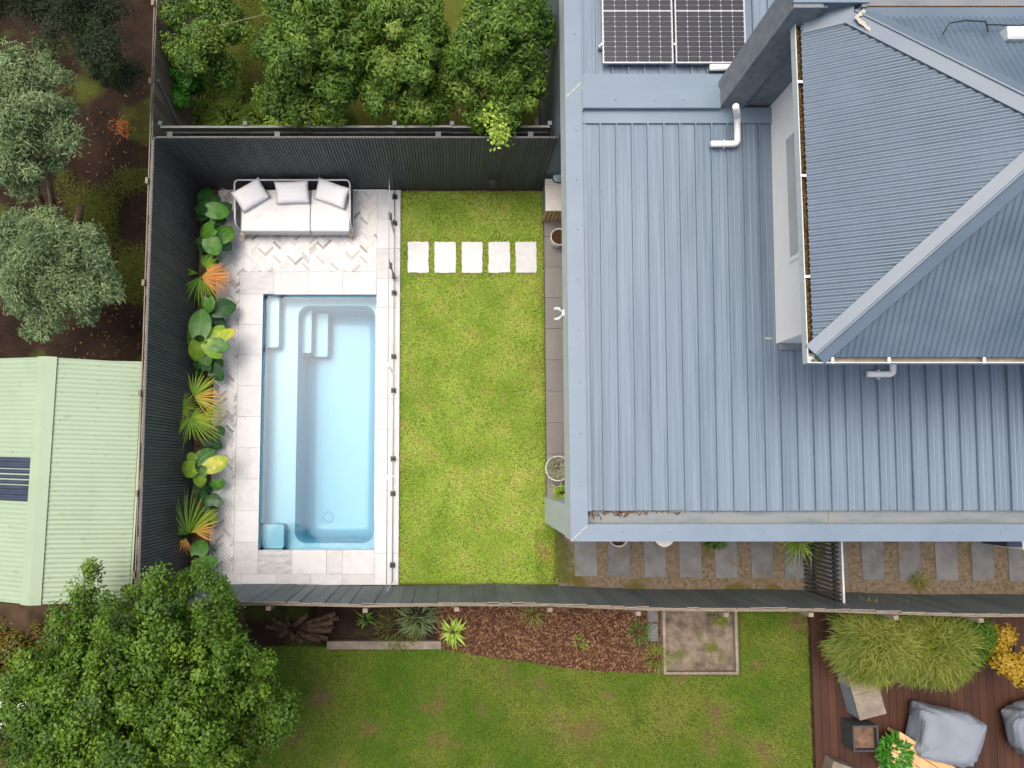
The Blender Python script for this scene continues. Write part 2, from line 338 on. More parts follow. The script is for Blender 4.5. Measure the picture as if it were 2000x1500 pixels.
def bigleaf_mat(name, base, vein, edge):
    m = bpy.data.materials.new(name); m.use_nodes = True; n, l = m.node_tree.nodes, m.node_tree.links; b = n['Principled BSDF']
    at = n.new('ShaderNodeAttribute'); at.attribute_name = 'luv'
    sp = n.new('ShaderNodeSeparateXYZ'); l.new(at.outputs['Vector'], sp.inputs[0])
    ab = n.new('ShaderNodeMath'); ab.operation = 'ABSOLUTE'; l.new(sp.outputs[1], ab.inputs[0])
    # side veins: stripes in (length - 0.55*|across|)
    mu = n.new('ShaderNodeMath'); mu.operation = 'MULTIPLY_ADD'; l.new(ab.outputs[0], mu.inputs[0]); mu.inputs[1].default_value = -.55; l.new(sp.outputs[0], mu.inputs[2])
    m2 = n.new('ShaderNodeMath'); m2.operation = 'MULTIPLY'; l.new(mu.outputs[0], m2.inputs[0]); m2.inputs[1].default_value = 46
    sn = n.new('ShaderNodeMath'); sn.operation = 'SINE'; l.new(m2.outputs[0], sn.inputs[0])
    v1 = n.new('ShaderNodeMapRange'); v1.inputs[1].default_value = .75; v1.inputs[2].default_value = 1.0; v1.inputs[4].default_value = .45; l.new(sn.outputs[0], v1.inputs[0])
    v2 = n.new('ShaderNodeMapRange'); v2.inputs[1].default_value = .07; v2.inputs[2].default_value = .02; v2.inputs[4].default_value = .8; l.new(ab.outputs[0], v2.inputs[0])
    mx = n.new('ShaderNodeMath'); mx.operation = 'MAXIMUM'; l.new(v1.outputs[0], mx.inputs[0]); l.new(v2.outputs[0], mx.inputs[1])
    no = n.new('ShaderNodeTexNoise'); no.inputs['Scale'].default_value = 9; geo = n.new('ShaderNodeNewGeometry'); l.new(geo.outputs['Position'], no.inputs['Vector'])
    rp = n.new('ShaderNodeValToRGB'); rp.color_ramp.elements[0].position = .42; rp.color_ramp.elements[1].position = .68
    rp.color_ramp.elements[0].color = base; rp.color_ramp.elements[1].color = edge; l.new(no.outputs['Fac'], rp.inputs[0])
    mc = n.new('ShaderNodeMix'); mc.data_type = 'RGBA'; l.new(mx.outputs[0], mc.inputs[0]); l.new(rp.outputs[0], mc.inputs[6]); mc.inputs[7].default_value = vein
    l.new(mc.outputs[2], b.inputs['Base Color']); b.inputs['Roughness'].default_value = .38
    bp = n.new('ShaderNodeBump'); bp.inputs['Strength'].default_value = .5; bp.inputs['Distance'].default_value = .01; bp.invert = True
    l.new(mx.outputs[0], bp.inputs['Height']); l.new(bp.outputs[0], b.inputs['Normal'])
    tr = n.new('ShaderNodeBsdfTranslucent'); l.new(mc.outputs[2], tr.inputs[0]); ms = n.new('ShaderNodeMixShader'); ms.inputs[0].default_value = .2
    l.new(b.outputs[0], ms.inputs[1]); l.new(tr.outputs[0], ms.inputs[2]); l.new(ms.outputs[0], n['Material Output'].inputs[0])
    return m
BL = {'g': bigleaf_mat('broad_leaf_green', rgb(66, 114, 48), rgb(128, 162, 92), rgb(86, 134, 58)),
      'd': bigleaf_mat('broad_leaf_dark', rgb(34, 76, 34), rgb(76, 116, 66), rgb(50, 96, 42)),
      'm': bigleaf_mat('broad_leaf_mid', rgb(56, 108, 30), rgb(110, 152, 70), rgb(82, 138, 36)),
      'l': bigleaf_mat('broad_leaf_lime', rgb(112, 152, 44), rgb(156, 184, 92), rgb(142, 172, 52)),
      'y': bigleaf_mat('broad_leaf_yellowing', rgb(134, 162, 44), rgb(180, 192, 96), rgb(208, 196, 64))}

def glass_mat(name, tint, rough=.02, refl=1.5):
    m = bpy.data.materials.new(name); m.use_nodes = True; n, l = m.node_tree.nodes, m.node_tree.links
    n.remove(n['Principled BSDF']); t = n.new('ShaderNodeBsdfTransparent'); t.inputs[0].default_value = tint
    g = n.new('ShaderNodeBsdfGlossy'); g.inputs['Roughness'].default_value = rough
    fr = n.new('ShaderNodeFresnel'); fr.inputs[0].default_value = refl
    ms = n.new('ShaderNodeMixShader'); l.new(fr.outputs[0], ms.inputs[0]); l.new(t.outputs[0], ms.inputs[1]); l.new(g.outputs[0], ms.inputs[2])
    l.new(ms.outputs[0], n['Material Output'].inputs[0]); return m, n, l, g, fr
gm_ = glass_mat('clear_glass', (.985, .995, .99, 1)); gl_ = gm_[1]
for lk in list(gm_[0].node_tree.links):
    if lk.from_node == gm_[4]: gm_[0].node_tree.links.remove(lk)
[x for x in gl_ if x.type == 'MIX_SHADER'][0].inputs[0].default_value = .04
M_['glass'] = gm_[0]
M_['glassedge'] = mat('glass_edge', [rgb(34, 46, 54), rgb(44, 56, 64)], 3, .2)
wm, n_, l_, g_, fr_ = glass_mat('water', (.965, .99, .998, 1), .03, 1.33)
no_ = n_.new('ShaderNodeTexNoise'); no_.inputs['Scale'].default_value = 9; no_.inputs['Detail'].default_value = 3
ge_ = n_.new('ShaderNodeNewGeometry'); l_.new(ge_.outputs['Position'], no_.inputs['Vector'])
bp_ = n_.new('ShaderNodeBump'); bp_.inputs['Strength'].default_value = .08; bp_.inputs['Distance'].default_value = .02
l_.new(no_.outputs['Fac'], bp_.inputs['Height']); l_.new(bp_.outputs[0], g_.inputs['Normal']); l_.new(bp_.outputs[0], fr_.inputs['Normal'])
va_ = n_.new('ShaderNodeVolumeAbsorption'); va_.inputs['Color'].default_value = (.50, .82, .93, 1); va_.inputs['Density'].default_value = .30
l_.new(va_.outputs[0], n_['Material Output'].inputs['Volume'])
M_['water'] = wm
def cell_mat(name, c0, c1):
    return mat(name, [c0, c1], 30, .12, stretch=(60, .3, 1), spec=.6, coat=.5)
M_['cellA'] = cell_mat('solar_cell', rgb(18, 20, 25), rgb(30, 33, 40))
M_['frame'] = mat('silver_frame', [rgb(176, 178, 180), rgb(198, 200, 202)], 9, .35, metallic=.6)
M_['backsheet'] = mat('white_backsheet', [rgb(150, 153, 156), rgb(168, 171, 174)], 9, .4)

# ------------------------------------------------------------------ ground and lawns
PX0, PX1, PY0, PY1 = -3.715, -1.495, -1.603, 3.344            # pool opening
b = MB(); G = 150
for x0, x1, y0, y1 in ((-G, PX0, -G, G), (PX1, G, -G, G), (PX0, PX1, -G, PY0), (PX0, PX1, PY1, G)):
    b.face([(x0, y0, -.03), (x1, y0, -.03), (x1, y1, -.03), (x0, y1, -.03)])
struct(b.build('ground', M_['soil'], recalc=False))
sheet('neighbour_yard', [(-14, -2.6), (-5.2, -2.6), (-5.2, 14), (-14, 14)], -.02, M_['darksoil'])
sheet('orchard_ground', [(-5.06, 5.86), (1.7, 5.86), (1.7, 14), (-5.06, 14)], -.02, mat('orchard_earth', [rgb(60, 70, 24), rgb(78, 84, 34), rgb(98, 80, 52)], 1.1, .95, .5, 70, spec=.1))
sheet('lawn', [(-1.03, -2.24), (2.0, -2.24), (2.0, -1.1), (1.78, -1.1), (1.78, 5.42), (-1.03, 5.42)], -.004, M_['lawnbase'])
sheet('garden_bed', [(-4.98, -2.25), (-4.64, -2.25), (-4.62, 5.44), (-4.98, 5.44)], .01, M_['bedsoil'])
sheet('side_path', [(2.1, -2.36), (14, -2.6), (14, -1.05), (2.0, -1.05), (2.0, -2.25)], 0, M_['tan'])
E5 = [P(520, 1262), P(870, 1268), P(930, 1280), P(1010, 1290), P(1080, 1300), P(1130, 1308), P(1190, 1312), P(1290, 1316)]
sheet('neighbour_lawn', [tuple(P(400, 1600))[:2], tuple(P(1612, 1600))[:2], tuple(P(1580, 1190))[:2], tuple(P(1290, 1190))[:2]] + [tuple(p)[:2] for p in reversed(E5)], -.008, mat('neighbour_lawn_earth', [rgb(50, 66, 20), rgb(72, 84, 32), rgb(88, 80, 52)], 1.3, .95, .5, 80, spec=.1))
sheet('neighbour_bed', [tuple(P(480, 1150))[:2], tuple(P(480, 1266))[:2], tuple(P(880, 1266))[:2], tuple(P(850, 1150))[:2]], -.012, M_['darksoil'])
bedpoly = [P(840, 1150), P(860, 1262)] + E5[1:] + [P(1290, 1150)]
sheet('mulch_bed', [tuple(p)[:2] for p in bedpoly], -.006, M_['mulch'])

def inpoly(x, y, poly):
    c = np.zeros(len(x), bool); n = len(poly)
    for i in range(n):
        (x0, y0), (x1, y1) = poly[i], poly[(i + 1) % n]
        c ^= ((y0 > y) != (y1 > y)) & (x < (x1 - x0) * (y - y0) / ((y1 - y0) or 1e-9) + x0)
    return c
STONES = [((x0 + x1) / 2, (x1 - x0)) for x0, x1 in ((797, 837), (849, 890), (902, 942), (954, 996), (1007, 1048))]
def grass(name, poly, n, L, W, m, label, holes=(), patch=None, z=0.0):
    xs = [p[0] for p in poly]; ys = [p[1] for p in poly]
    x = RNG.uniform(min(xs), max(xs), n); y = RNG.uniform(min(ys), max(ys), n); k = inpoly(x, y, poly)
    for hx0, hx1, hy0, hy1 in holes: k &= ~((x > hx0) & (x < hx1) & (y > hy0) & (y < hy1))
    if patch is not None: k &= patch(x, y)
    x, y = x[k], y[k]; m_ = len(x); a = RNG.uniform(0, 2 * math.pi, m_); t = RNG.uniform(.35, 1.1, m_)
    d = np.stack([np.cos(a) * t, np.sin(a) * t, np.ones(m_) * .8], 1)
    o = obj(name, blade_mesh(name, np.stack([x, y, np.full(m_, z - .006)], 1), d, L * (.6 + .8 * RNG.random(m_)), W, m))
    return tag(o, label, None, None, 'stuff')
grass('path_edge_grass', [(1.9, -2.2), (2.55, -2.2), (2.2, -1.5), (1.95, -1.15)], 5000, .05, .007, M_['grass3'], 'thin dry grass fringe where lawn meets the side path', (), lambda x, y: RNG.random(len(x)) < np.clip(1 - (x - 1.95) * 1.9, 0, .75), .004)
holes = []
for cxp, wp in STONES:
    a, c_ = P(cxp - wp / 2, 473), P(cxp + wp / 2, 533); holes.append((a.x + .018, c_.x - .018, c_.y + .018, a.y - .018))
def thin(x, y):   # lawn is worn where it meets the stones, the kerb and the side path
    s = np.sin(x * 7.1 + 1.3) * np.sin(y * 5.3) * .5 + .5
    p = np.ones(len(x)); e_ = RNG.random(len(x)) * .05; p[(y < 4.46 + e_) & (y > 3.70 - e_)] = .55; p[x < -1.0 + e_] = .4; p[x > 1.74 - e_] = .45; p[y > 5.36 - e_] = .5; p[(y < -1.2) & (x > 1.55)] = .3
    p *= .82 + .18 * s
    return RNG.random(len(x)) < p
grass('lawn_grass', [(-1.035, -2.2), (2.0, -2.2), (1.9, -1.12), (1.765, -1.1), (1.765, 5.4), (-1.035, 5.4)], 150000, .045, .0062, M_['grass'], 'bright green lawn between pool fence and house', holes, thin)
NL = [tuple(P(400, 1560))[:2], tuple(P(1608, 1560))[:2], tuple(P(1585, 1195))[:2], tuple(P(1446, 1195))[:2], tuple(P(1448, 1320))[:2]] + [tuple(p)[:2] for p in reversed(E5)]
def bare(x, y):
    s = np.sin(x * 3.1 + y * 2) * np.sin(y * 4.3 - x) + np.sin(x * 9.7) * np.sin(y * 8.9) * .5
    s += RNG.normal(0, .35, len(x)); p = np.where((x > .4) & (x < 3.6) & (y > -5.4) & (y < -3.5), np.clip(1.25 - s * .8, .25, 1), 1.0)
    return RNG.random(len(x)) < p
grass('neighbour_lawn_grass', NL, 130000, .06, .009, M_['grass2'], 'patchy neighbour lawn below the mulch bed', (), bare)
grass('orchard_grass', [tuple(P(468, 240))[:2], tuple(P(700, 240))[:2], tuple(P(560, -40))[:2], tuple(P(468, -40))[:2]], 26000, .06, .009, M_['grass3'], 'olive grass path between the hedge and fruit trees')
grass('yard_weeds', [tuple(P(120, 560))[:2], tuple(P(285, 600))[:2], tuple(P(290, 330))[:2], tuple(P(110, 330))[:2]], 26000, .06, .01, M_['grass3'], 'thin dark weeds on the bare yard by the fence', (), lambda x, y: (np.sin(x * 3.3) * np.sin(y * 2.7 + 1) + RNG.random(len(x)) * .9) > .55)

# ------------------------------------------------------------------ paving round the pool
pave = struct(sheet('pool_paving', [(-4.63, -2.245), (-1.035, -2.245), (-1.035, PY0), (-4.63, PY0)], .004, M_['grout']))
b = MB()
for x0, x1, y0, y1 in ((-4.63, PX0, -2.245, 5.43), (PX1, -1.035, -2.245, 5.43), (PX0, PX1, -2.245, PY0), (PX0, PX1, PY1, 5.43)):
    b.box(x0, x1, y0, y1, -.02, .008)
bpy.data.objects.remove(pave); pave = struct(b.build('pool_paving', M_['grout']))
ZP = .03
def slab(x0, x1, y0, y1, m, name='paver', z0=.0, z1=ZP, parent=pave, j=.0016):
    return MB().box(x0 + j, x1 - j, y0 + j, y1 - j, z0, z1 + random.uniform(-.0015, .0015)).build(name, m, parent, bevel=.003)
def pick(): return random.choices([M_['stone0'], M_['stone1'], M_['stone2']], [.74, .21, .05])[0]
cx0 = -4.17                                               # left edge of coping row
ys = [PY1 + .44]; 
y = PY1 + .44; xw = PX0
ov = .012                                                 # coping overhangs the pool edge a little
for i, yy in enumerate(np.linspace(PY1, PY0 - .44, 10)[:-1]):
    y1 = yy; y0 = np.linspace(PY1, PY0 - .44, 10)[i + 1]
    slab(cx0, PX0 + ov, y0, y1, M_['stone0'] if i in (0, 3, 4) else pick())
xs = np.linspace(cx0, PX1, 5)
for i in range(4): slab(xs[i], xs[i + 1], PY1 - ov if xs[i] > PX0 - .02 else PY1, PY1 + .44, [M_['stone1'], M_['stone1'], M_['stone0'], M_['stone0']][i])
xs = [PX0 + ov, -3.06, -2.4, -2.1, PX1]
for i in range(4): slab(xs[i], xs[i + 1], PY0 - .44, PY0 + ov, [M_['stone2'], M_['stone0'], M_['stone1'], M_['stone0']][i])
xs = [-4.63, -4.0, -3.35, -2.7, -2.1, -1.495]
for i in range(5): slab(xs[i], xs[i + 1], -2.245, PY0 - .44, M_['stone0'] if i % 2 else M_['stone1'])
ysr = np.linspace(-2.245, 5.43, 14)
for i in range(13): slab(PX1 - (ov if PY0 < ysr[i] and ysr[i + 1] < PY1 else 0), -1.035, ysr[i], ysr[i + 1], pick() if i not in (0, 12) else M_['stone0'])
# herringbone pavers at 45 degrees over the terrace and the strip along the bed
BLn, BWd = .200, .050
def clip_poly(poly, x0, x1, y0, y1):
    for ax, v, sgn in ((0, x0, 1), (0, x1, -1), (1, y0, 1), (1, y1, -1)):
        out = []
        for i in range(len(poly)):
            a, c_ = poly[i - 1], poly[i]; ia = (a[ax] - v) * sgn >= 0; ic = (c_[ax] - v) * sgn >= 0
            if ia != ic:
                t = (v - a[ax]) / (c_[ax] - a[ax]); out.append((a[0] + t * (c_[0] - a[0]), a[1] + t * (c_[1] - a[1])))
            if ic: out.append(c_)
        poly = out
        if not poly: break
    return poly
zones = [(-4.63, -1.50, PY1 + .445, 5.425), (-4.63, cx0 - .003, PY0 - .435, PY1 + .445)]
b0 = MB().box(-BLn / 2 + .003, BLn / 2 - .003, -BWd / 2 + .003, BWd / 2 - .003, 0, ZP - .001)
bricks = [b0.mesh('brick', m) for m in M_['brick']]
cand = []; ca, sa = math.cos(math.pi / 4), math.sin(math.pi / 4); kk = int(BLn / BWd)
# herringbone in lattice cells (unit = brick width): horizontals at (i+2k*n, i), verticals follow
def hb_cells():
    for i in range(-150, 150):
        for q in range(-30, 30):
            x = i + 2 * kk * q; yield (x + kk / 2, i + .5, 0)
            yield (x + kk + .5, i - kk + 1 + kk / 2, 1)
nfull = 0; rest = MB(); grp = []
for cx_, cy_, ver in hb_cells():
    u, v = cx_ * BWd, cy_ * BWd; X = u * ca - v * sa - 2.8; Y = u * sa + v * ca + 2.0
    if not (-4.9 < X < -1.3 and -2.4 < Y < 5.7): continue
    ang = math.pi / 4 + (math.pi / 2 if ver else 0); c2, s2 = math.cos(ang), math.sin(ang)
    hx, hy = BLn / 2 - .003, BWd / 2 - .003
    q = [(X + a * c2 - d * s2, Y + a * s2 + d * c2) for a, d in ((-hx, -hy), (hx, -hy), (hx, hy), (-hx, hy))]
    mi = random.choices(range(4), [.64, .22, .11, .03])[0]
    for z in zones:
        cp = clip_poly(q, *z)
        if len(cp) < 3: continue
        ar = abs(sum(cp[i - 1][0] * cp[i][1] - cp[i][0] * cp[i - 1][1] for i in range(len(cp)))) / 2
        if ar < 2e-4: continue
        if len(cp) == 4 and ar > BLn * BWd * .80: grp.append((X, Y, ang, mi))
        else: rest.prism(cp, 0, ZP - .001 + random.uniform(-.001, .001), mi, bottom=False)
grp.sort(key=lambda g: -g[1])                              # visible terrace first (behind and before the sofa)
vis = [g for g in grp if not (-4.05 < g[0] < -1.95 and 4.62 < g[1])]
own = set(id(g) for g in vis[:300])
for g in grp:
    if id(g) in own:
        inst('brick', bricks[g[3]], pave, T((g[0], g[1], random.uniform(-.0015, .0015))) @ RZ(g[2]))
    else:
        c2, s2 = math.cos(g[2]), math.sin(g[2]); hx, hy = BLn / 2 - .003, BWd / 2 - .003
        rest.prism([(g[0] + a * c2 - d * s2, g[1] + a * s2 + d * c2) for a, d in ((-hx, -hy), (hx, -hy), (hx, hy), (-hx, hy))], 0, ZP - .001 + random.uniform(-.0015, .0015), g[3], bottom=False)
tag(rest.build('cut_bricks', M_['brick'], pave, recalc=False), kind='stuff')
for i, (cxp, wp) in enumerate(STONES):
    a, c_ = P(cxp - wp / 2, 473), P(cxp + wp / 2, 533); poly = []
    for x0, y0, x1, y1 in ((a.x, c_.y, c_.x, c_.y), (c_.x, c_.y, c_.x, a.y), (c_.x, a.y, a.x, a.y), (a.x, a.y, a.x, c_.y)):
        for k in range(9):
            t = k / 9; poly.append((x0 + (x1 - x0) * t + random.uniform(-.007, .007), y0 + (y1 - y0) * t + random.uniform(-.007, .007)))
    o = MB().prism(poly, -.02, .022).build('stepping_stone', M_['stone0'])
    tag(o, ['white stepping stone nearest the glass pool fence', 'second white stepping stone from the glass pool fence', 'middle one of five white stepping stones in lawn',
            'fourth white stepping stone from the glass pool fence', 'white stepping stone nearest the house porch'][i], 'stepping stone', 'white stepping stones across the lawn')

# ------------------------------------------------------------------ pool
pool = thing('swimming_pool', 'pale blue fibreglass plunge pool with benches and corner steps', 'swimming pool', ((PX0 + PX1) / 2, (PY0 + PY1) / 2, -1.5))
ZB, ZS, Z2, Z3, ZF = -.52, -.26, -.82, -1.1, -1.45
def rrect(x0, x1, y0, y1, r, seg=7):
    out = []
    for cx_, cy_, a0 in ((x1 - r, y0 + r, -90), (x1 - r, y1 - r, 0), (x0 + r, y1 - r, 90), (x0 + r, y0 + r, 180)):
        for k in range(seg + 1):
            a = R(a0 + 90 * k / seg); out.append((cx_ + r * math.cos(a), cy_ + r * math.sin(a)))
    return out
DX0, DX1, DY0, DY1 = P(578, 900, ZB).x, P(731, 900, ZB).x, P(700, 1061, ZB).y, P(700, 597, ZB).y
b = MB()                                                   # rim wall, bench level, deep well as rings
ring = lambda e, z, r: [(x, y, z) for x, y in rrect(DX0 + e, DX1 - e, DY0 + e, DY1 - e, r)]
n = len(ring(0, 0, .2))
outer = []
for x, y in rrect(DX0, DX1, DY0, DY1, .2):                 # project the well outline out to the rectangular rim
    outer.append((x, y))
rings = [ring(0, ZB, .22), ring(.012, ZB - .02, .22), ring(.03, -1.22, .2), ring(.075, -1.36, .2), ring(.17, ZF + .015, .17), ring(.24, ZF, .14)]
base = 0
for rg in rings: b.v += rg
for i in range(len(rings) - 1):
    for j in range(n):
        q = (j + 1) % n; b.f.append((i * n + j, i * n + q, (i + 1) * n + q, (i + 1) * n + j)); b.m.append(0)
b.f.append(tuple((len(rings) - 1) * n + j for j in range(n))); b.m.append(0)
b.build('deep_well', M_['gel'], pool, smooth=True)
bm = bmesh.new()                                           # bench sheet with the rounded well cut out
ov_ = [bm.verts.new((x, y, ZB)) for x, y in ((PX0, PY0), (PX1, PY0), (PX1, PY1), (PX0, PY1))]
iv_ = [bm.verts.new(p) for p in ring(0, ZB, .22)]
es = [bm.edges.new((ov_[i], ov_[(i + 1) % 4])) for i in range(4)] + [bm.edges.new((iv_[i], iv_[(i + 1) % n])) for i in range(n)]
bmesh.ops.triangle_fill(bm, use_beauty=True, edges=es)
cxw, cyw = (DX0 + DX1) / 2, (DY0 + DY1) / 2
bad = []
poly_in = [(p.co.x, p.co.y) for p in iv_]
for f in bm.faces:
    c_ = f.calc_center_median()
    if inpoly(np.array([c_.x]), np.array([c_.y]), poly_in)[0]: bad.append(f)
bmesh.ops.delete(bm, geom=bad, context='FACES_ONLY'); bmesh.ops.recalc_face_normals(bm, faces=bm.faces)
me = bpy.data.meshes.new('bench'); bm.to_mesh(me); bm.free(); me.materials.append(M_['gel']); obj('bench', me, pool)
b = MB()
for (xa, ya), (xb, yb) in (((PX0, PY0), (PX1, PY0)), ((PX1, PY0), (PX1, PY1)), ((PX1, PY1), (PX0, PY1)), ((PX0, PY1), (PX0, PY0))):
    b.face([(xa, ya, ZB), (xb, yb, ZB), (xb, yb, .0), (xa, ya, .0)])
b.build('rim_wall', M_['gel'], pool, recalc=False)
def step(x0, x1, y0, y1, zt, zb=None, rad=.05):
    return MB().prism(rrect(x0, x1, y0, y1, rad, 4), zb if zb is not None else ZB, zt).build('step', M_['gel'], pool, bevel=.012)
e = .004
step(PX0 + e, P(546, 600, ZS).x, P(520, 679, ZS).y, PY1 - e, ZS)
step(PX0 + e, P(555, 1040, ZS).x, PY0 + e, P(520, 1024, ZS).y, ZS)
step(DX0 - .15, P(609, 640, Z2).x, P(590, 690, Z2).y, DY1 + .1, Z2, ZF)
step(P(609, 640, Z2).x - .02, P(641, 640, Z3).x, P(590, 697, Z3).y, DY1 + .1, Z3, ZF)
MB().lathe([(0, .012), (.10, .012), (.115, 0)], (P(642, 1010, ZF).x, P(642, 1010, ZF).y, ZF), 20).build('drain_cover', M_['gel'], pool)
MB().box(PX1 - .02, PX1 - .002, 1.4, 1.62, -.2, -.05).build('skimmer', M_['pvc'], pool)
wb = MB().box(PX0 + .001, PX1 - .001, PY0 + .001, PY1 - .001, -1.47, -.085)
wo = struct(wb.build('pool_water', M_['water']))

# ------------------------------------------------------------------ frameless glass pool fence
GX = P(770, 600).x; spm = None
def spigot(parent, y):
    b = MB(); b.box(-.05, .05, -.05, .05, ZP, ZP + .012).box(-.026, -.008, -.024, .024, ZP + .012, .19).box(.008, .026, -.024, .024, ZP + .012, .19).box(-.008, .008, -.024, .024, ZP + .012, .055)
    o = b.build('spigot', M_['blackmetal'], parent, bevel=.004); o.location = (GX, y, 0)
def gpane(parent, y0, y1, z0=.075, z1=1.22):
    b = MB(); b.box(GX - .008, GX + .008, y0, y1, z0, z1)
    b.m = [1, 1, 1, 0, 1, 0]
    return b.build('pane', [M_['glass'], M_['glassedge']], parent, recalc=False)
gy = lambda py: P(770, py).y
for lab, a, c_, sp in (('glass fence panel at the back wall beside the sofa', 5.42, gy(457), (386, 437)),
                       ('glass fence panel beside the pool steps', gy(545), gy(728), (573, 697)),
                       ('glass fence panel beside the middle of the pool', gy(732), gy(928), (763, 896)),
                       ('glass fence panel at the low end near paling fence', gy(932), -2.18, (964, 1103))):
    t = thing('glass_fence_panel', lab, 'glass panel', (GX, (a + c_) / 2, 0), 'frameless glass pool fence panels')
    gpane(t, c_, a)
    for py in sp: spigot(t, gy(py))
t = thing('glass_gate', 'frameless glass gate with black hinges and latch beside sofa', 'gate', (GX, gy(500), 0))
gpane(t, gy(541), gy(461), .06)
for py, z in ((543, .86), (543, .17)):
    MB().box(GX - .03, GX + .03, gy(py) - .05, gy(py) + .05, z - .045, z + .045).build('hinge', M_['blackmetal'], t, bevel=.006)
b = MB().box(GX - .035, GX + .035, gy(459) - .045, gy(459) + .05, .98, 1.09); b.tube([(GX, gy(459), 1.09), (GX, gy(459), 1.17)], .016, 10); b.build('latch', M_['blackmetal'], t)
for py, lab in ((730, 'small white clamp joining the glass panes by pool middle'), (930, 'small white clamp joining the glass panes by pool lower half')):
    tag(MB().box(GX - .03, GX + .03, gy(py) - .035, gy(py) + .035, 1.19, 1.235).build('glass_clamp', M_['pvc'], bevel=.005), lab, 'clamp')
# ------------------------------------------------------------------ fences
def slats(parent, p0, p1, pitch, wid, dep, z0, z1, m, name='slat', jit=0.0):
    p0, p1 = Vector(p0), Vector(p1); d = p1 - p0; n = int(d.length / pitch); ang = math.atan2(d.y, d.x)
    me = MB().box(-wid / 2, wid / 2, -dep / 2, dep / 2, z0, z1).mesh(name, m)
    for i in range(n + 1):
        q = p0 + d * (i / n); off = random.uniform(-jit, jit)
        inst(name, me, parent, T((q.x, q.y, off)) @ RZ(ang + random.uniform(-jit, jit) * .6))
WX, NY = -4.98, 5.45
s = thing('slat_screen', 'tall black vertical slat screen on the left, behind the garden bed', 'screen fence', (WX, 1.6, 0))
slats(s, (WX - .008, 5.44, 0), (WX - .012, -2.22, 0), .0535, .041, .022, .02, 2.2, M_['black'], jit=.002)
MB().box(WX - .055, WX - .028, -2.22, 5.44, .02, 2.16).build('backing_board', M_['blackmetal'], s)
s = thing('slat_screen', 'tall black vertical slat screen behind the sofa and lawn', 'screen fence', (-1.6, NY, 0))
slats(s, (-4.94, NY + .01, 0), (1.735, NY + .01, 0), .0535, .041, .022, .02, 2.2, M_['black'], jit=.002)
MB().box(-4.96, 1.735, NY + .03, NY + .05, .02, 2.16).build('backing_board', M_['blackmetal'], s)
for x in (-4.75, -2.95, -.25, 1.3): MB().box(x - .045, x + .045, NY + .05, NY + .14, 0, 2.14).build('post', M_['blackmetal'], s)
# horizontal-board timber fence behind the back screen
s = thing('board_fence', 'weathered dark board fence with pale edges behind the back screen', 'fence', (-1.6, 5.8, 0))
posts = [-5.0, -3.55, -2.45, -1.0, -.02, 1.65]
for x in posts: MB().box(x - .035, x + .035, 5.80, 5.87, 0, 1.955).build('post', M_['fencepaint'], s)
for a, c_ in zip(posts[:-1], posts[1:]):
    for k in range(9):
        z = 1.93 - k * .2; sag = random.uniform(-.02, .02)
        b = MB(); b.prism([(a, 5.775), (c_, 5.775), (c_, 5.797), (a, 5.797)], [z - .17, z - .17 + sag, z - .17 + sag, z - .17], [z, z + sag, z + sag, z])
        b.prism([(a, 5.760), (c_, 5.760), (c_, 5.774), (a, 5.774)], [z - .025, z - .025 + sag, z - .025 + sag, z - .025], [z + .003, z + .003 + sag, z + .003 + sag, z + .003], 1)
        b.build('board', [M_['fencepaint'], M_['palegrey']], s)
# paling fence along the left boundary
s = thing('paling_fence', 'grey weathered paling fence running up the left boundary', 'fence', (-5.15, 4, 0))
slats(s, (-5.135, 11.5, 0), (-5.135, -2.3, 0), .152, .148, .018, 0, 1.95, M_['timber'], 'paling', jit=.012)
for z in (.4, 1.05, 1.86): MB().box(-5.19, -5.146, -2.3, 11.5, z - .04, z + .04).build('rail', M_['palegrey'], s)
MB().box(-5.165, -5.148, -2.3, 11.5, 1.925, 1.975).build('capping', M_['palegrey'], s)
for y in (10.2, 7.95, 6.55, 4.8, 3.05, 1.2, -.45, -1.75): MB().box(-5.192, -5.146, y - .05, y + .05, 0, 2.02).build('post', M_['palegrey'], s)
for y in (7.6, 6.2): MB().tube([(-5.10, y + .45, 1.85), (-5.10, y - .1, .3)], .03, 4).build('brace', M_['fencepaint'], s)
# paling fence along the bottom boundary: wavy top, each paling of its own height
s = thing('paling_fence', 'dark painted paling fence with raw pale top along the bottom boundary', 'fence', (3, -2.3, 0))
def fy(x): return -2.245 - max(0, x - .3) * .019 + .02 * math.sin(x * 1.3)
x = -5.0; i = 0; pm = [M_['fencepaint'], M_['palegrey']]
while x < 12.5:
    wd = .196; z1 = 1.77 + .025 * math.sin(x * 1.1) + random.uniform(-.003, .003); dy = .003 if i % 2 else 0
    b = MB(); b.box(-.004, wd + .0, -.018, .0, 0, z1); b.m[1] = 1
    o = b.build('paling', pm, s); o.location = (x, fy(x) + dy, 0); o.rotation_euler = (random.uniform(-.004, .006), random.uniform(-.004, .004), 0)
    x += wd + .010; i += 1
segs = [-5, -3.05, -1.45, .06, 1.6, 3.05, 4.5, 5.9, 7.3, 8.7, 10.2, 12.4]
for a, c_ in zip(segs[:-1], segs[1:]):
    for z, dy in ((1.62, .04), (.95, .045), (.3, .045)):
        q = [(a, fy(a) - dy - .035), (c_, fy(c_) - dy - .035), (c_, fy(c_) - dy + .005), (a, fy(a) - dy + .005)]
        MB().prism(q, z - .04, z + .045).build('rail', M_['palegrey'], s)
for a in segs[1:-1]: MB().box(a - .04, a + .04, fy(a) - .15, fy(a) - .082, 0, 1.74).build('post', M_['timber'], s)
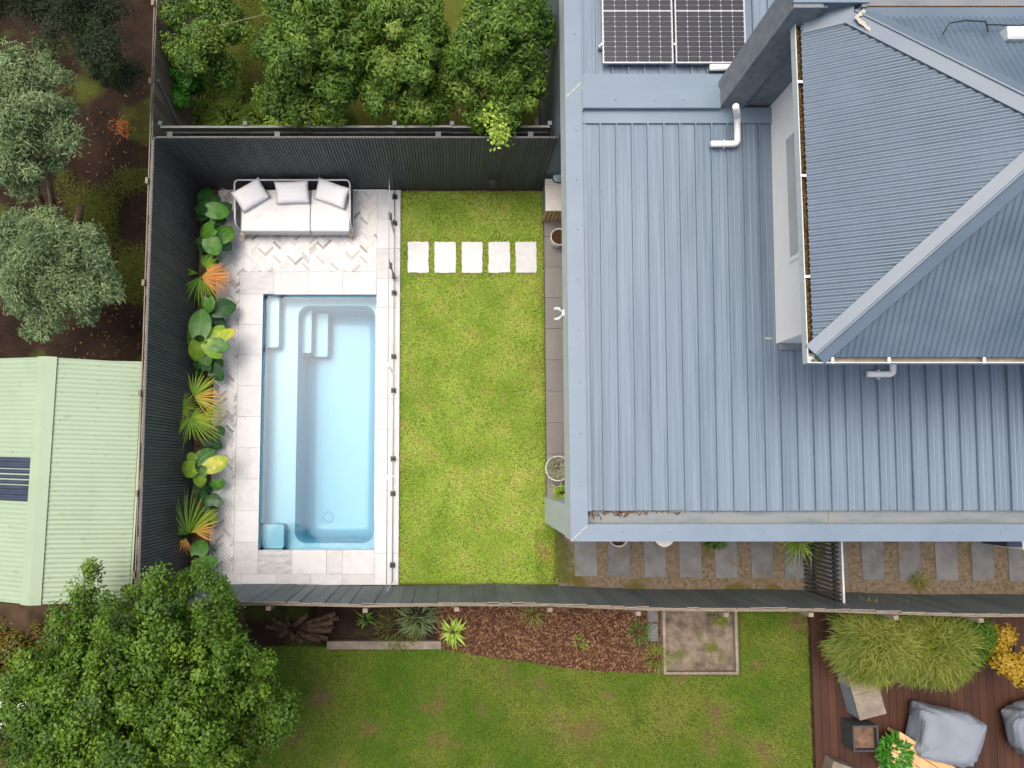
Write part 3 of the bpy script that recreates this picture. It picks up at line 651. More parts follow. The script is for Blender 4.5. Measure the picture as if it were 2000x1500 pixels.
# batten side gate
gx = P(1570, 1100).x
s = thing('batten_gate', 'black batten gate across the side path', 'gate', (gx, -1.75, 0))
slats(s, (gx, -1.1, 0), (gx, -2.36, 0), .075, .038, .045, .03, 1.27, M_['black'], 'batten')
for z in (.3, 1.0): MB().box(gx + .024, gx + .06, -2.36, -1.1, z - .04, z + .04).build('rail', M_['blackmetal'], s)
MB().box(gx + .03, gx + .06, -2.36, -1.1, 1.235, 1.275).build('top_rail', M_['alu'], s)

# ------------------------------------------------------------------ house
HX, SY, CZ = 1.745, -1.10, 3.05
house = thing('house', 'blue grey two level house with parapet roof and corrugated hip roof', 'house', (6, 3, 0))
def part(name, m, *boxes, bevel=0.0, parent=house):
    b = MB()
    for q in boxes: b.box(*q)
    return b.build(name, m, parent, bevel=bevel)
part('wall', M_['cladding'], (HX + .01, 12.5, 5.46, 12.5, 0, 2.5), )['label'] = 'blue grey wall at the end of the porch'
part('wall', M_['cladding'], (2.1, 12.5, SY + .03, SY + .2, 0, 2.9))
part('wall', M_['white'], (4.6, 4.8, SY + .2, 5.46, 0, 2.5))
part('column', M_['fascia'], (HX + .004, 2.1, SY + .02, -.60, 0, 2.5), bevel=.004)
part('ceiling', M_['white'], (HX + .03, 12.4, SY + .1, 5.46, 2.505, 2.56))
part('fascia', M_['fascia'], (HX, 1.99, SY, 12.5, 2.5, 3.03))
part('fascia', M_['fascia'], (1.99, 12.5, SY, -.872, 2.45, 3.03))
# cappings, mitred at the corner
for q in ([(HX - .012, SY - .012), (1.995, SY + .238), (1.995, 12.5), (HX - .012, 12.5)], [(HX - .012, SY - .012), (12.5, SY - .012), (12.5, SY + .238), (1.995, SY + .238)]):
    MB().prism(q, 3.032, 3.052).build('parapet_cap', M_['cap'], house)
def screws(pts, r=.013):
    me = MB().lathe([(0, .006), (r * .6, .006), (r, 0)], seg=8).mesh('screw', M_['render'])
    for p in pts: inst('screw', me, house, T(p))
screws([(1.9, y, CZ + .003) for y in np.arange(-.3, 8, .78)] + [(x, -.98, CZ + .003) for x in np.arange(2.5, 9.5, .7)])
def smear(pts, wd=.022, z=CZ + .004, m='sealant'):
    b = MB(); q = []
    for i in range(len(pts) - 1):
        a, c_ = Vector(pts[i]), Vector(pts[i + 1]); n = max(3, int((c_ - a).length / .035))
        for k in range(n + (i == len(pts) - 2)): q.append(a.lerp(c_, k / n))
    L, Rr = [], []
    for i, p in enumerate(q):
        d = (q[min(i + 1, len(q) - 1)] - q[max(i - 1, 0)]).normalized(); s_ = Vector((-d.y, d.x, 0))
        L.append(p + s_ * wd * random.uniform(.2, .7)); Rr.append(p - s_ * wd * random.uniform(.2, .7))
    for i in range(len(q) - 1): b.face([L[i], Rr[i], Rr[i + 1], L[i + 1]])
    return b.build('sealant_line', M_[m], house, recalc=False)
smear([(1.75, -1.095, CZ + .004), (1.98, -.885, CZ + .004)], .016)
# lower roof: deck, sheets with ribs (own edges), flashings, cross band
deck = part('lower_roof', M_['zinc'], (1.99, 12.5, -.872, 12.5, 2.62, 2.70))
def sheet_mesh(L, z0, z1, wd=.247):
    """pan profile extruded along +Y from 0 to L, z from z0 (south) to z1 (north)"""
    prof = [(0, 0), (.070, 0), (.076, .0035), (.088, .0035), (.094, 0), (.150, 0), (.156, .0035), (.168, .0035), (.174, 0), (wd - .046, 0), (wd - .044, -.006), (wd - .032, -.006), (wd - .029, .038), (wd - .007, .038), (wd - .004, .0), (wd + .0, .0)]
    b = MB()
    for i in range(len(prof) - 1):
        (xa, za), (xb, zb) = prof[i], prof[i + 1]
        b.face([(xa, 0, z0 + za), (xb, 0, z0 + zb), (xb, L, z1 + zb), (xa, L, z1 + za)])
        b.face([(xa, 0, z0 + za - .012), (xb, 0, z0 + zb - .012), (xb, 0, z0 + zb), (xa, 0, z0 + za)])
    return b.mesh('roof_sheet', M_['roof'])
YN, YS = P(1300, 241, 2.97).y, P(1300, 997, 2.82).y
sm = sheet_mesh(YN - YS, 2.82, 2.965); x = 2.055; xs_ = []
while x < 11.6:
    inst('roof_sheet', sm, deck, T((x, YS + random.uniform(-.004, .004), 0))); x += .247
yb0, yb1 = P(1250, 150, 2.99).y, P(1250, 169, 3.02).y
sm2 = sheet_mesh(12.4 - yb0, 2.955, 3.0); x = 2.02
while x < 5.2:
    inst('roof_sheet', sm2, deck, T((x, yb0, 0))); x += .247
part('flashing', M_['cap'], (1.992, 2.062, YS, YN, 2.6, 2.99))
part('flashing', M_['cap'], (1.992, 2.03, yb0 + .02, 12.4, 2.6, 3.02))
yc0, yc1 = P(1250, 210, 3.1).y, P(1250, 171, 3.1).y
part('flashing', M_['cap'], (2.0, 4.95, YN - .012, yc0 + .05, 2.70, 3.005))
part('flashing', M_['cap'], (2.0, 5.2, yc1 - .05, yb0 + .03, 2.70, 3.022))
part('cross_cap', M_['cap'], (1.998, 4.13, yc0, yc1, 2.9, 3.09), bevel=.006)
screws([(x, yc0 + .12, 3.095) for x in (2.5, 3.1, 3.55)], .012)
screws([(2.055 + .247 * k + .229, y, 2.861 + (y - YS) / (YN - YS) * .145 + .0) for k in range(36) for y in (YS + .12, YS + 1.7, YS + 3.3, YS + 4.9)], .008)
smear([(1.76, P(1110, 188, CZ).y, CZ + .004), (1.985, P(1135, 162, CZ).y, CZ + .004)], .02)
smear([(2.0, yc0 - .02, CZ + .004), (2.0, yc1 + .03, CZ + .004)], .014)
# box gutter with litter
part('box_gutter', M_['zinc'], (1.99, 12.4, -.868, YS + .03, 2.7, 2.735), (1.99, 2.0, -.868, YS, 2.735, 2.8))
for x in (5.72, 8.9): part('gutter_joint', M_['guttermud'], (x, x + .012, -.866, YS, 2.735, 2.75))
def litter(name, n, bx, z, size, m, parent=None, weight=None):
    x = RNG.uniform(bx[0], bx[1], n); y = RNG.uniform(bx[2], bx[3], n)
    if weight is not None: k = weight(x, y); x, y = x[k], y[k]; n = len(x)
    a = RNG.uniform(0, 6.28, n); d = np.stack([np.cos(a), np.sin(a), RNG.uniform(-.2, .25, n)], 1)
    nor = np.stack([RNG.normal(0, .35, n), RNG.normal(0, .35, n), np.ones(n)], 1)
    me = leaf_mesh(name, np.stack([x, y, z + RNG.uniform(0, .012, n)], 1), d, nor, size * RNG.uniform(.5, 1.4, n), size * .34 * RNG.uniform(.6, 1.3, n), m, .05)
    o = obj(name, me, parent); o['kind'] = 'stuff'; return o
litter('leaf_litter', 700, (2.0, 4.6, YS - .10, YS + .0), 2.74, .05, M_['deadleaf'], house, lambda x, y: (RNG.random(len(x)) < np.clip(1.25 - (x - 2) * .62, .03, 1)) & ((y > YS - .05) | (x < 2.25) | (np.abs(x - 2.55) < .1)))
# upper level
UX, UY, EX, EY = 4.95, 1.868, 4.30, 1.245
part('upper_wall', M_['white'], (UX, 12.4, UY, 5.60, 2.83, 5.02))
part('flashing', M_['zinc'], (UX + .02, UX + .55, UY - .10, UY - .003, 2.72, 2.93))
wy0, wy1 = P(1548, 515, 3.4).y, P(1548, 270, 3.4).y
win = part('window', M_['white'], (UX - .03, UX - .001, wy0, wy1, 3.42, 4.75), bevel=.004)
b = MB().box(UX - .034, UX - .0305, wy0 + .07, wy1 - .07, 3.49, 4.68); b.build('pane', M_['winpane'], win)
part('soffit', M_['white'], (EX + .06, 12.4, EY + .06, 5.55, 4.985, 5.01))
def gutter(path_in, path_out, z0, z1):
    pass
# eave gutters: outer lip, sole and back as a channel
for nm, q in (('eave_gutter', [(EX, EX + .012, EY, 5.56), (EX + .012, EX + .115, EY + .012, 5.56)]), ('eave_gutter', None)):
    b = MB()
    if q:
        b.box(EX, EX + .012, EY, 5.545, 4.98, 5.10).box(EX + .012, EX + .10, EY + .012, 5.545, 4.98, 5.0); b.build(nm, M_['fascia'], house)
    else:
        b.box(EX + .012, 12.4, EY, EY + .012, 4.98, 5.10).box(EX + .13, 12.4, EY + .012, EY + .13, 4.98, 5.0); b.build(nm, M_['fascia'], house)
part('litter_bed', M_['litter'], (EX + .013, EX + .098, EY + .14, 5.54, 5.001, 5.05))
litter('leaf_litter', 1500, (EX + .02, EX + .085, EY + .1, 5.5), 5.052, .035, M_['deadleaf'], house)
part('gutter_dust', M_['guttermud'], (EX + .131, 12.4, EY + .013, EY + .128, 5.001, 5.012))
for y in (P(1560, 160, 5.1).y, P(1563, 343, 5.1).y, P(1569, 540, 5.1).y): part('gutter_strap', M_['pvc'], (EX - .004, EX + .135, y - .015, y + .015, 5.101, 5.108))
for px in (1626, 1736, 1922): x = P(px, 705, 5.1).x; part('gutter_strap', M_['pvc'], (x - .016, x + .016, EY - .004, EY + .135, 5.101, 5.108))
# hip roof with real corrugation
RX, RY, TP, RYN, ZE = 4.365, 1.315, .47, 6.05, 5.115
half = (RYN - RY) / 2; RID = RY + half; APX = RX + half; PAR = 5.545
roofp = part('upper_roof', M_['blackmetal'], (RX + .15, 12.3, RY + .15, 5.5, 5.012, 5.06))
def corr(lines, name):
    b = MB(); k = 0
    for a, c_ in lines: b.v += [tuple(a), tuple(c_)]
    for i in range(len(lines) - 1): b.f.append((2 * i, 2 * i + 1, 2 * i + 3, 2 * i + 2)); b.m.append(0)
    o = b.build(name, M_['roof2'], roofp, recalc=False)
    o.data.polygons.foreach_set('use_smooth', [True] * len(o.data.polygons)); return o
PIT, AMP = .0765, .0095
def wave(t): return AMP * math.cos(2 * math.pi * t / PIT)
W_, y = [], RY + .02
while y < PAR:
    d = min(y - RY, RYN - y); W_.append((Vector((RX, y, ZE + wave(y))), Vector((RX + d, y, ZE + TP * d + wave(y))))); y += PIT / 8
corr(W_, 'west_slope')
S_, x = [], RX + .02
while x < 11.8:
    d = min(x - RX, half); S_.append((Vector((x, RY + d, ZE + TP * d + wave(x))), Vector((x, RY, ZE + wave(x))))); x += PIT / 8
corr(S_, 'south_slope')
N_, x = [], RX + RYN - PAR + .03
while x < 11.8:
    y0 = max(RID, RYN - (x - RX)); N_.append((Vector((x, PAR - .02, ZE + TP * (RYN - PAR + .02) + wave(x))), Vector((x, y0, ZE + TP * (RYN - y0) + wave(x))))); x += PIT / 8
corr(N_, 'north_slope')
def hipcap(a, c_, n1, n2, wd=.165, nm='hip_cap'):
    """two flaps lying on the slopes n1,n2 (downslope directions perpendicular to the hip) and a rolled crown"""
    a, c_ = Vector(a), Vector(c_); up = Vector((0, 0, .022)); b = MB()
    for n in (n1, n2):
        n = Vector(n); q = [a + up, c_ + up, c_ + up + n * wd, a + up + n * wd]; dn = Vector((0, 0, -.024))
        b.face(q); b.face([q[3], q[2], q[2] + dn, q[3] + dn]); b.face([q[0], q[3], q[3] + dn, q[0] + dn])
    b.tube([a + up, c_ + up], .019, 8); return b.build(nm, M_['cap2'], roofp)
def slope_dir(h, z):       # unit vector lying in the roof plane z(x,y), perpendicular to the hip h
    pass
hv = Vector((1, 1, TP)).normalized()
def inplane(nrmv, hv, sgn):
    v = nrmv.cross(hv).normalized(); return v * sgn
nW, nS, nN = Vector((-TP, 0, 1)).normalized(), Vector((0, -TP, 1)).normalized(), Vector((0, TP, 1)).normalized()
hipcap((RX + .02, RY + .02, ZE + .012), (APX, RID, ZE + TP * half + .012), inplane(nW, hv, 1), inplane(nS, hv, -1))
hv2 = Vector((1, -1, TP)).normalized(); s0 = RYN - PAR + .02
hipcap((RX + s0, RYN - s0, ZE + TP * s0 + .012), (APX, RID, ZE + TP * half + .012), inplane(nW, hv2, -1), inplane(nN, hv2, 1))
hipcap((APX - .02, RID, ZE + TP * half + .014), (11.8, RID, ZE + TP * half + .014), inplane(nS, Vector((1, 0, 0)), -1), inplane(nN, Vector((1, 0, 0)), 1), nm='ridge_cap')
# parapet pier, wall and cappings at the far end of the hip roof
part('parapet_pier', M_['render'], (4.13, 4.495, 5.54, 5.97, 2.7, 5.43), bevel=.006)
part('upper_wall', M_['render'], (4.495, 5.02, 5.605, 5.97, 2.7, 5.43))
part('upper_wall', M_['render'], (4.96, 5.02, 5.55, 5.602, 5.1, 5.43))
part('pier_flashing', M_['cladding'], (4.497, 4.56, 5.56, 5.604, 2.75, 5.40))
part('parapet_cap', M_['cap'], (4.115, 5.04, 5.59, 5.985, 5.432, 5.455))
b = MB(); a0 = RX + .0                                     # step flashing where the slope meets the wall
b.face([(RX + .02, PAR - .14, ZE + .02), (RX + s0 - .02, PAR - .14, ZE + TP * s0 + .01), (RX + s0, PAR + .06, ZE + TP * s0 + .03), (RX + .02, PAR + .06, ZE + .03)]); b.build('flashing', M_['cap2'], roofp, recalc=False)
part('box_gutter', M_['zinc'], (5.02, 12.3, 5.62, 5.95, 5.15, 5.2))
part('flashing', M_['cap2'], (4.98, 12.3, 5.40, 5.56, 5.36, 5.405))
part('rust_strip', M_['litter'], (5.06, 12.3, 5.565, 5.61, 5.2, 5.36))
part('upper_wall', M_['cladding'], (5.02, 12.3, 5.95, 6.2, 5.0, 5.42))
smear([P(1690, 20, 5.44), P(1672, 34, 5.44), P(1700, 57, 5.46), P(1722, 44, 5.46)], .05, 0)
def downpipe(pts, r=.047):
    pts = [Vector(p) for p in pts]; q = [pts[0]]
    for i in range(1, len(pts) - 1):
        a, p, c_ = pts[i - 1], pts[i], pts[i + 1]
        s1 = p + (a - p).normalized() * .06; s2 = p + (c_ - p).normalized() * .06
        for k in range(5): t = k / 4; q.append((s1 * (1 - t) + p * t) * (1 - t) + (p * (1 - t) + s2 * t) * t)
    q.append(pts[-1]); b = MB().tube(q, r, 14)
    return b.build('spreader_pipe', M_['pvc'], house, smooth=True)
downpipe([P(1437, 208, 3.75), P(1440, 226, 3.14), P(1440, 281, 3.075), P(1388, 281, 3.065)])
downpipe([P(1744, 672, 2.97), P(1744, 731, 2.97), P(1693, 731, 2.96)])
downpipe([P(1450, 131, 3.09), P(1386, 132, 3.075)])
for px, py in ((1415, 281), (1718, 731)): p = P(px, py, 3.0); part('pipe_clip', M_['alu'], (p.x - .012, p.x + .012, p.y - .075, p.y + .075, 2.93, 2.99))
smear([P(1487, 470, 2.93), P(1489, 530, 2.93)], .014); smear([P(1492, 660, 2.90), P(1508, 661, 2.90)], .03)
# cable and junction box on the roof
tag(MB().tube([P(1842, 66, 5.66), P(1855, 45, 5.68), P(1885, 40, 5.66), P(1925, 42, 5.62), P(1930, 62, 5.64), P(1928, 48, 5.63), P(1990, 50, 5.60), P(2010, 46, 5.60)], .009, 6).build('roof_cable', M_['blackmetal']), 'black cable looped over the top of the hip roof', 'cable')
p = P(1985, 68, 5.62); t = thing('junction_box', 'pale grey box fixed on the hip roof near the cable', 'junction box', p)
MB().box(p.x - .14, p.x + .2, p.y - .08, p.y + .08, p.z - .12, p.z + .05).build('case', M_['fascia'], t, bevel=.01); MB().box(p.x - .12, p.x + .18, p.y - .06, p.y + .06, p.z + .05, p.z + .058).build('lid', M_['alu'], t)
# solar panels
cw, ch, gp = .1755, .0815, .0038
b = MB(); c4 = .011; b.prism([(c4, 0), (cw - gp - c4, 0), (cw - gp, c4), (cw - gp, ch - gp - c4), (cw - gp - c4, ch - gp), (c4, ch - gp), (0, ch - gp - c4), (0, c4)], 0, .0015); cellm = b.mesh('cell', M_['cellA'])
for k, x0 in enumerate((2.318, 3.448)):
    y0, z0 = 6.216, 3.07; Wd, Ln = 1.093, 1.735
    t = thing('solar_panel', ['solar panel nearest the roof edge, left of the pair', 'solar panel beside the grey pier, right of the pair'][k], 'solar panel', (x0 + Wd / 2, y0 + Ln / 2, z0), 'solar panels on the lower roof')
    fr = MB().box(x0, x0 + Wd, y0, y0 + .014, z0, z0 + .036).box(x0, x0 + Wd, y0 + Ln - .014, y0 + Ln, z0, z0 + .036).box(x0, x0 + .014, y0 + .014, y0 + Ln - .014, z0, z0 + .036).box(x0 + Wd - .014, x0 + Wd, y0 + .014, y0 + Ln - .014, z0, z0 + .036)
    fr.build('frame', M_['frame'], t)
    MB().box(x0 + .014, x0 + Wd - .014, y0 + .014, y0 + Ln - .014, z0 + .01, z0 + .030).build('backsheet', M_['backsheet'], t)
    for r_ in range(20):
        for c_ in range(6): inst('cell', cellm, t, T((x0 + .022 + c_ * cw, y0 + .026 + r_ * ch + (.022 if r_ >= 10 else 0), z0 + .0305)))
    for yy in (y0 + .3, y0 + 1.4): MB().box(x0 - .05, x0 + Wd + .03, yy - .02, yy + .02, 2.985, z0 - .001).build('mounting_rail', M_['frame'], t)
    MB().box(x0 - .03, x0 + .012, y0 + .285, y0 + .325, z0 + .037, z0 + .045).build('clamp', M_['frame'], t)

# ------------------------------------------------------------------ porch and side path
porch = struct(MB().box(1.79, 4.6, -1.0, 5.44, -.02, .012).build('porch', M_['concrete']))
ys_ = np.arange(-1.0, 5.45, .61)
for i in range(len(ys_) - 1):
    for x0 in (1.795, 2.41): MB().box(x0 + .003, x0 + .609, ys_[i] + .003, ys_[i + 1] - .003, 0, .03).build('tile', M_['porch'], porch, bevel=.002)
path = bpy.data.objects['side_path']
for px in (1144, 1209, 1279, 1348, 1418, 1488, 1553, 1634, 1704, 1776, 1848, 1918, 1990):
    c_ = P(px, 1100); y0 = P(px, 1125 + (px - 1130) * .012).y
    slab(c_.x - .21, c_.x + .21, y0, -1.08, M_['concrete'], 'path_paver', -.02, .018, path, .002)
bx = P(1062, 435); b0, b1 = P(1070, 435).y, 5.40
t = thing('porch_bench', 'low stone topped bench with timber slat end on the porch', 'bench', (2.05, 5.1, .03))
MB().box(HX + .02, 2.4, b0 + .03, b1, .031, .60).build('carcass', M_['render'], t)
ym = P(1080, 361, .65).y
for a, c_ in ((b0 + .0, ym), (ym, b1)): MB().box(HX - .01, 2.42, a + .002, c_ - .002, .602, .65).build('top_slab', M_['bench'], t, bevel=.004)
for k in range(9): x0 = HX + .0 + k * .072; MB().box(x0, x0 + .052, b0 + .002, b0 + .027, .04, .60).build('timber_slat', M_['oak'], t)
p = P(1090, 346, .66); t = thing('wash_tray', 'small dark framed tray with teal contents on porch bench', 'tray', (p.x, p.y, .651))
MB().lathe([(.0, .004), (.1, .004), (.12, .05), (.13, .05), (.115, 0), (0, 0)], (p.x, p.y, .651)).build('tray', M_['potdark'], t, smooth=True)
MB().lathe([(0, .03), (.05, .035), (.09, .02), (.1, .008)], (p.x, p.y, .652), 9).build('contents', M_['teal'], t, smooth=True)
p = P(1092, 612, 2.62); t = thing('floodlight', 'white twin spot floodlight on the house fascia', 'floodlight', (HX, p.y, 2.6))
MB().box(HX - .03, HX - .001, p.y - .05, p.y + .05, 2.55, 2.68).build('base', M_['pvc'], t, bevel=.008)
for sg in (-1, 1): MB().tube([(HX - .03, p.y + sg * .03, 2.61), (HX - .08, p.y + sg * .08, 2.6), (HX - .14, p.y + sg * .085, 2.56)], [.012, .024, .03], 12).build('lamp_head', M_['alu'], t, smooth=True)
def pot(name, label, c, r, h, m, soil=True, rim=.012, zb=.03, cat='pot'):
    t = thing(name, label, cat, (c.x, c.y, zb))
    MB().lathe([(0, 0), (r * .74, 0), (r * .8, .01), (r, h), (r - rim, h), (r - rim * 1.6, h * .86), (0, h * .86)], (c.x, c.y, zb), 32).build('body', m, t, smooth=False)
    if soil: MB().lathe([(0, h * .87), (r - rim * 1.7, h * .865)], (c.x, c.y, zb), 24).build('soil', M_['litter'], t)
    return t
def tuft(t, c, z, n, r, L, W, m, droop=.3, name='foliage', up=.6):
    a = RNG.uniform(0, 6.283, n); q = np.sqrt(RNG.random(n)) * r
    pos = np.stack([c.x + q * np.cos(a), c.y + q * np.sin(a), z + RNG.random(n) * L * .5], 1)
    d = np.stack([np.cos(a) + RNG.normal(0, .5, n), np.sin(a) + RNG.normal(0, .5, n), up + RNG.random(n) * .5], 1)
    nor = np.stack([RNG.normal(0, .4, n), RNG.normal(0, .4, n), np.ones(n)], 1)
    o = obj(name, leaf_mesh(name, pos, d, nor, L * RNG.uniform(.6, 1.3, n), W, m, droop), t); return o
pot('pot', 'white pot with dark inside standing beside the porch bench', P(1092, 463, .3), .165, .3, M_['potwhite'], True)
c_ = P(1090, 915, .42); t = pot('pot', 'wide round pot of grey green succulent on the porch', c_, .235, .4, M_['potwhite']); tuft(t, c_, .38, 900, .21, .05, .022, M_['l_succ'])
c_ = P(1097, 963, .36); t = pot('pot', 'small white pot with striped green leaves beside the column', c_, .14, .3, M_['potwhite']); tuft(t, c_, .3, 70, .09, .16, .03, M_['l_lime'])
c_ = P(1208, 1049, .36); pot('pot', 'white rimmed empty pot half under the eave, leftmost on side path', c_, .18, .36, M_['potwhite'], zb=.018)
c_ = P(1297, 1049, .36); pot('pot', 'solid white pot half under the eave of side path', c_, .18, .36, M_['potwhite'], rim=.1, zb=.018)
c_ = P(1395, 1049, .36); t = pot('pot', 'charcoal pot with dark leafy plant half under the eave', c_, .2, .34, M_['potdark'], zb=.018); tuft(t, c_, .33, 160, .19, .11, .05, M_['l_house'])
c_ = P(1556, 1052, .1); t = thing('spiky_plant', 'lime strappy plant beside the batten gate', 'plant', (c_.x, c_.y, 0)); tuft(t, c_, .02, 120, .1, .42, .02, M_['l_lime'], .5, up=.7)
p = P(1978, 1066, .9); t = thing('meter_box', 'dark blue box with white edge on the house side wall', 'meter box', (p.x, SY - .1, .3))
MB().box(p.x - .14, p.x + .12, SY - .33, SY + .025, .35, .95).build('case', M_['skylight'], t); MB().box(p.x + .122, p.x + .16, SY - .38, SY + .025, .33, .97).build('side_panel', M_['pvc'], t)
# ------------------------------------------------------------------ outdoor sofa
def pillow(name, c, w_, h_, th, rz, tilt, m, parent=None):
    b = MB(); N = 12
    for s in (1, -1):
        k = len(b.v)
        for i in range(N + 1):
            for j in range(N + 1):
                u, v = 2 * i / N - 1, 2 * j / N - 1
                pin = 1 - .07 * (1 - abs(u) ** 3) * abs(v) ** 4; pin2 = 1 - .07 * (1 - abs(v) ** 3) * abs(u) ** 4
                t = th / 2 * (max(0, 1 - abs(u) ** 3.2) * max(0, 1 - abs(v) ** 3.2)) ** .55
                b.v.append((u * w_ / 2 * pin2, v * h_ / 2 * pin, s * t + .006 * math.sin(5 * u + 3 * v + rz * 9) * (1 - abs(u)) * (1 - abs(v))))
        for i in range(N):
            for j in range(N):
                q = (k + i * (N + 1) + j, k + (i + 1) * (N + 1) + j, k + (i + 1) * (N + 1) + j + 1, k + i * (N + 1) + j + 1)
                b.f.append(q if s > 0 else q[::-1]); b.m.append(0)
    Mx = T(c) @ RZ(rz) @ Matrix.Rotation(tilt, 4, 'X'); b.v = [tuple(Mx @ Vector(p)) for p in b.v]
    return b.build(name, m, parent, smooth=True)
sx0, sx1, syf, syb = -4.12, -1.945, 4.475, 5.37
sofa = thing('outdoor_sofa', 'white cushioned outdoor sofa with grey frame and rope back', 'sofa', ((sx0 + sx1) / 2, 4.9, ZP))
def arc(pts, r=.09):
    q = [Vector(pts[0])]
    for i in range(1, len(pts) - 1):
        a, p, c_ = Vector(pts[i - 1]), Vector(pts[i]), Vector(pts[i + 1]); s1 = p + (a - p).normalized() * r; s2 = p + (c_ - p).normalized() * r
        for k in range(6): t = k / 5; q.append((s1 * (1 - t) + p * t) * (1 - t) + (p * (1 - t) + s2 * t) * t)
    return q + [Vector(pts[-1])]
MB().tube(arc([(sx0, syf + .02, .24), (sx0, syf + .12, .56), (sx0, syb, .66), (sx1, syb, .66), (sx1, syf + .12, .56), (sx1, syf + .02, .24)]), .017, 8).build('top_rail', M_['alu'], sofa, smooth=True)
MB().tube(arc([(sx0, syf, .22), (sx0, syb - .03, .22), (sx1, syb - .03, .22), (sx1, syf, .22), (sx0, syf, .22)], .05), .018, 8).build('base_rail', M_['alu'], sofa, smooth=True)
b = MB()
for k in range(74):
    x = sx0 + .04 + k * (sx1 - sx0 - .08) / 73; b.tube([(x, syb, .65), (x, syb - .03, .23)], .0075, 5, cap=False)
for sx in (sx0, sx1):
    for k in range(26):
        y = syf + .14 + k * (syb - syf - .16) / 25; b.tube([(sx, y, .56 + .1 * k / 25), (sx, y - .02, .23)], .0075, 5, cap=False)
b.build('rope_weave', M_['rope'], sofa)
MB().box(sx0 + .02, sx1 - .02, syf + .01, syb - .05, .20, .235).build('seat_deck', M_['alu'], sofa)
for x in (sx0 + .06, sx1 - .03):
    for y in (syf - .01, syb - .09): MB().tube([(x, y, .24), (x, y - .015, ZP)], [.028, .018], 10).build('leg', M_['oak'], sofa, smooth=True)
xm = P(606, 420, .42).x; xl = P(470, 420, .42).x
for x0, x1 in ((xl, xm), (xm, sx1 - .03)):
    o = MB().box(x0 + .004, x1 - .004, syf - .005, syb - .08, .237, .415).build('seat_cushion', M_['fabric'], sofa); bv = o.modifiers.new('bevel', 'BEVEL'); bv.width = .035; bv.segments = 4
    o.data.polygons.foreach_set('use_smooth', [True] * 6)
for x0, x1 in ((xl, xm), (xm, sx1 - .03)):
    MB().tube(arc([(x0 + .02, syf + .012, .405), (x1 - .02, syf + .012, .405), (x1 - .02, syb - .1, .405)], .03), .006, 6).build('piping', M_['fabric'], sofa, smooth=True)
for (px, py), w_, rz, lab in (((490, 381), .62, R(31), 'left'), ((571, 376), .66, R(2), 'mid'), ((648, 378), .66, R(-20), 'right')):
    c_ = P(px, py, .56); p_ = pillow('back_cushion', (c_.x, c_.y, .565), w_, .42, .17, rz, R(27), M_['pillow'], sofa)
MB().tube([P(416, 366, .04), P(430, 368, .04), P(445, 372, .04), P(456, 371, .04)], .008, 6).build('cord', M_['pvc'])
tag(bpy.data.objects['cord'], 'thin white cord on paving behind the sofa corner', 'cord')
tag(MB().box(P(684, 372).x, P(757, 372).x, 5.405, 5.425, ZP, .06).build('edge_strip', M_['pvc']), 'white edge strip at the foot of back screen beside sofa', 'edge strip')
# hanging ornament on the back screen
c_ = P(965, 333, .9); t = thing('hanging_basket', 'dark round wire ornament hanging on the back screen', 'ornament', (c_.x, NY - .12, .55))
b = MB()
for k in range(9): a = k * math.pi / 9; b.tube([(c_.x + .11 * math.cos(q) * math.cos(a), NY - .13 + .1 * math.cos(q) * math.sin(a), .62 + .11 * math.sin(q)) for q in np.linspace(-math.pi / 2, math.pi * 1.5, 18)], .006, 5, cap=False)
b.build('wire_ball', M_['potdark'], t); MB().tube([(c_.x, NY - .13, .73), (c_.x, NY - .02, 1.75)], .004, 5).build('cord', M_['rope'], t)

# ------------------------------------------------------------------ planting along the left screen
def bigleaf(parent, px, py, lp, wp, ang, typ, z):
    c_ = P(px, py, z); sc = (H - z) / F; L, W = lp * sc * 1.26, wp * sc * 1.24
    nu, nv = 9, 4; b = MB(); luv = []
    droop = random.uniform(.12, .3); fold = random.uniform(.05, .2); wav = random.uniform(0, 6)
    for i in range(nu + 1):
        t = i / nu; hw = W / 2 * (math.sin(math.pi * min(1, .13 + .87 * t ** .92)) ** .62) if i < nu else .003
        for j in range(-nv, nv + 1):
            v = j / nv; x = (t - .5) * L - (abs(v) ** 2) * .10 * L * (1 - t) ** 3 * 1.5; y = v * hw
            zz = fold * abs(y) - droop * L * (t - .25) ** 2 + .006 * math.sin(wav + t * 16 + abs(v) * 3) * abs(v) - .12 * abs(v) ** 3 * hw
            b.v.append((x, y, zz)); luv.append((t, v, 0))
    m_ = 2 * nv + 1
    for i in range(nu):
        for j in range(m_ - 1): b.f.append((i * m_ + j, (i + 1) * m_ + j, (i + 1) * m_ + j + 1, i * m_ + j + 1)); b.m.append(0)
    me = b.mesh('leaf', BL[typ]); at = me.attributes.new('luv', 'FLOAT_VECTOR', 'POINT'); at.data.foreach_set('vector', np.array(luv, np.float32).reshape(-1))
    me.polygons.foreach_set('use_smooth', [True] * len(me.polygons))
    Mx = T(c_) @ RZ(R(ang)) @ Matrix.Rotation(R(random.uniform(8, 24)), 4, 'Y') @ Matrix.Rotation(R(random.uniform(-12, 12)), 4, 'X')
    inst('leaf', me, parent, Mx); return Mx @ Vector((-L * .42, 0, 0))
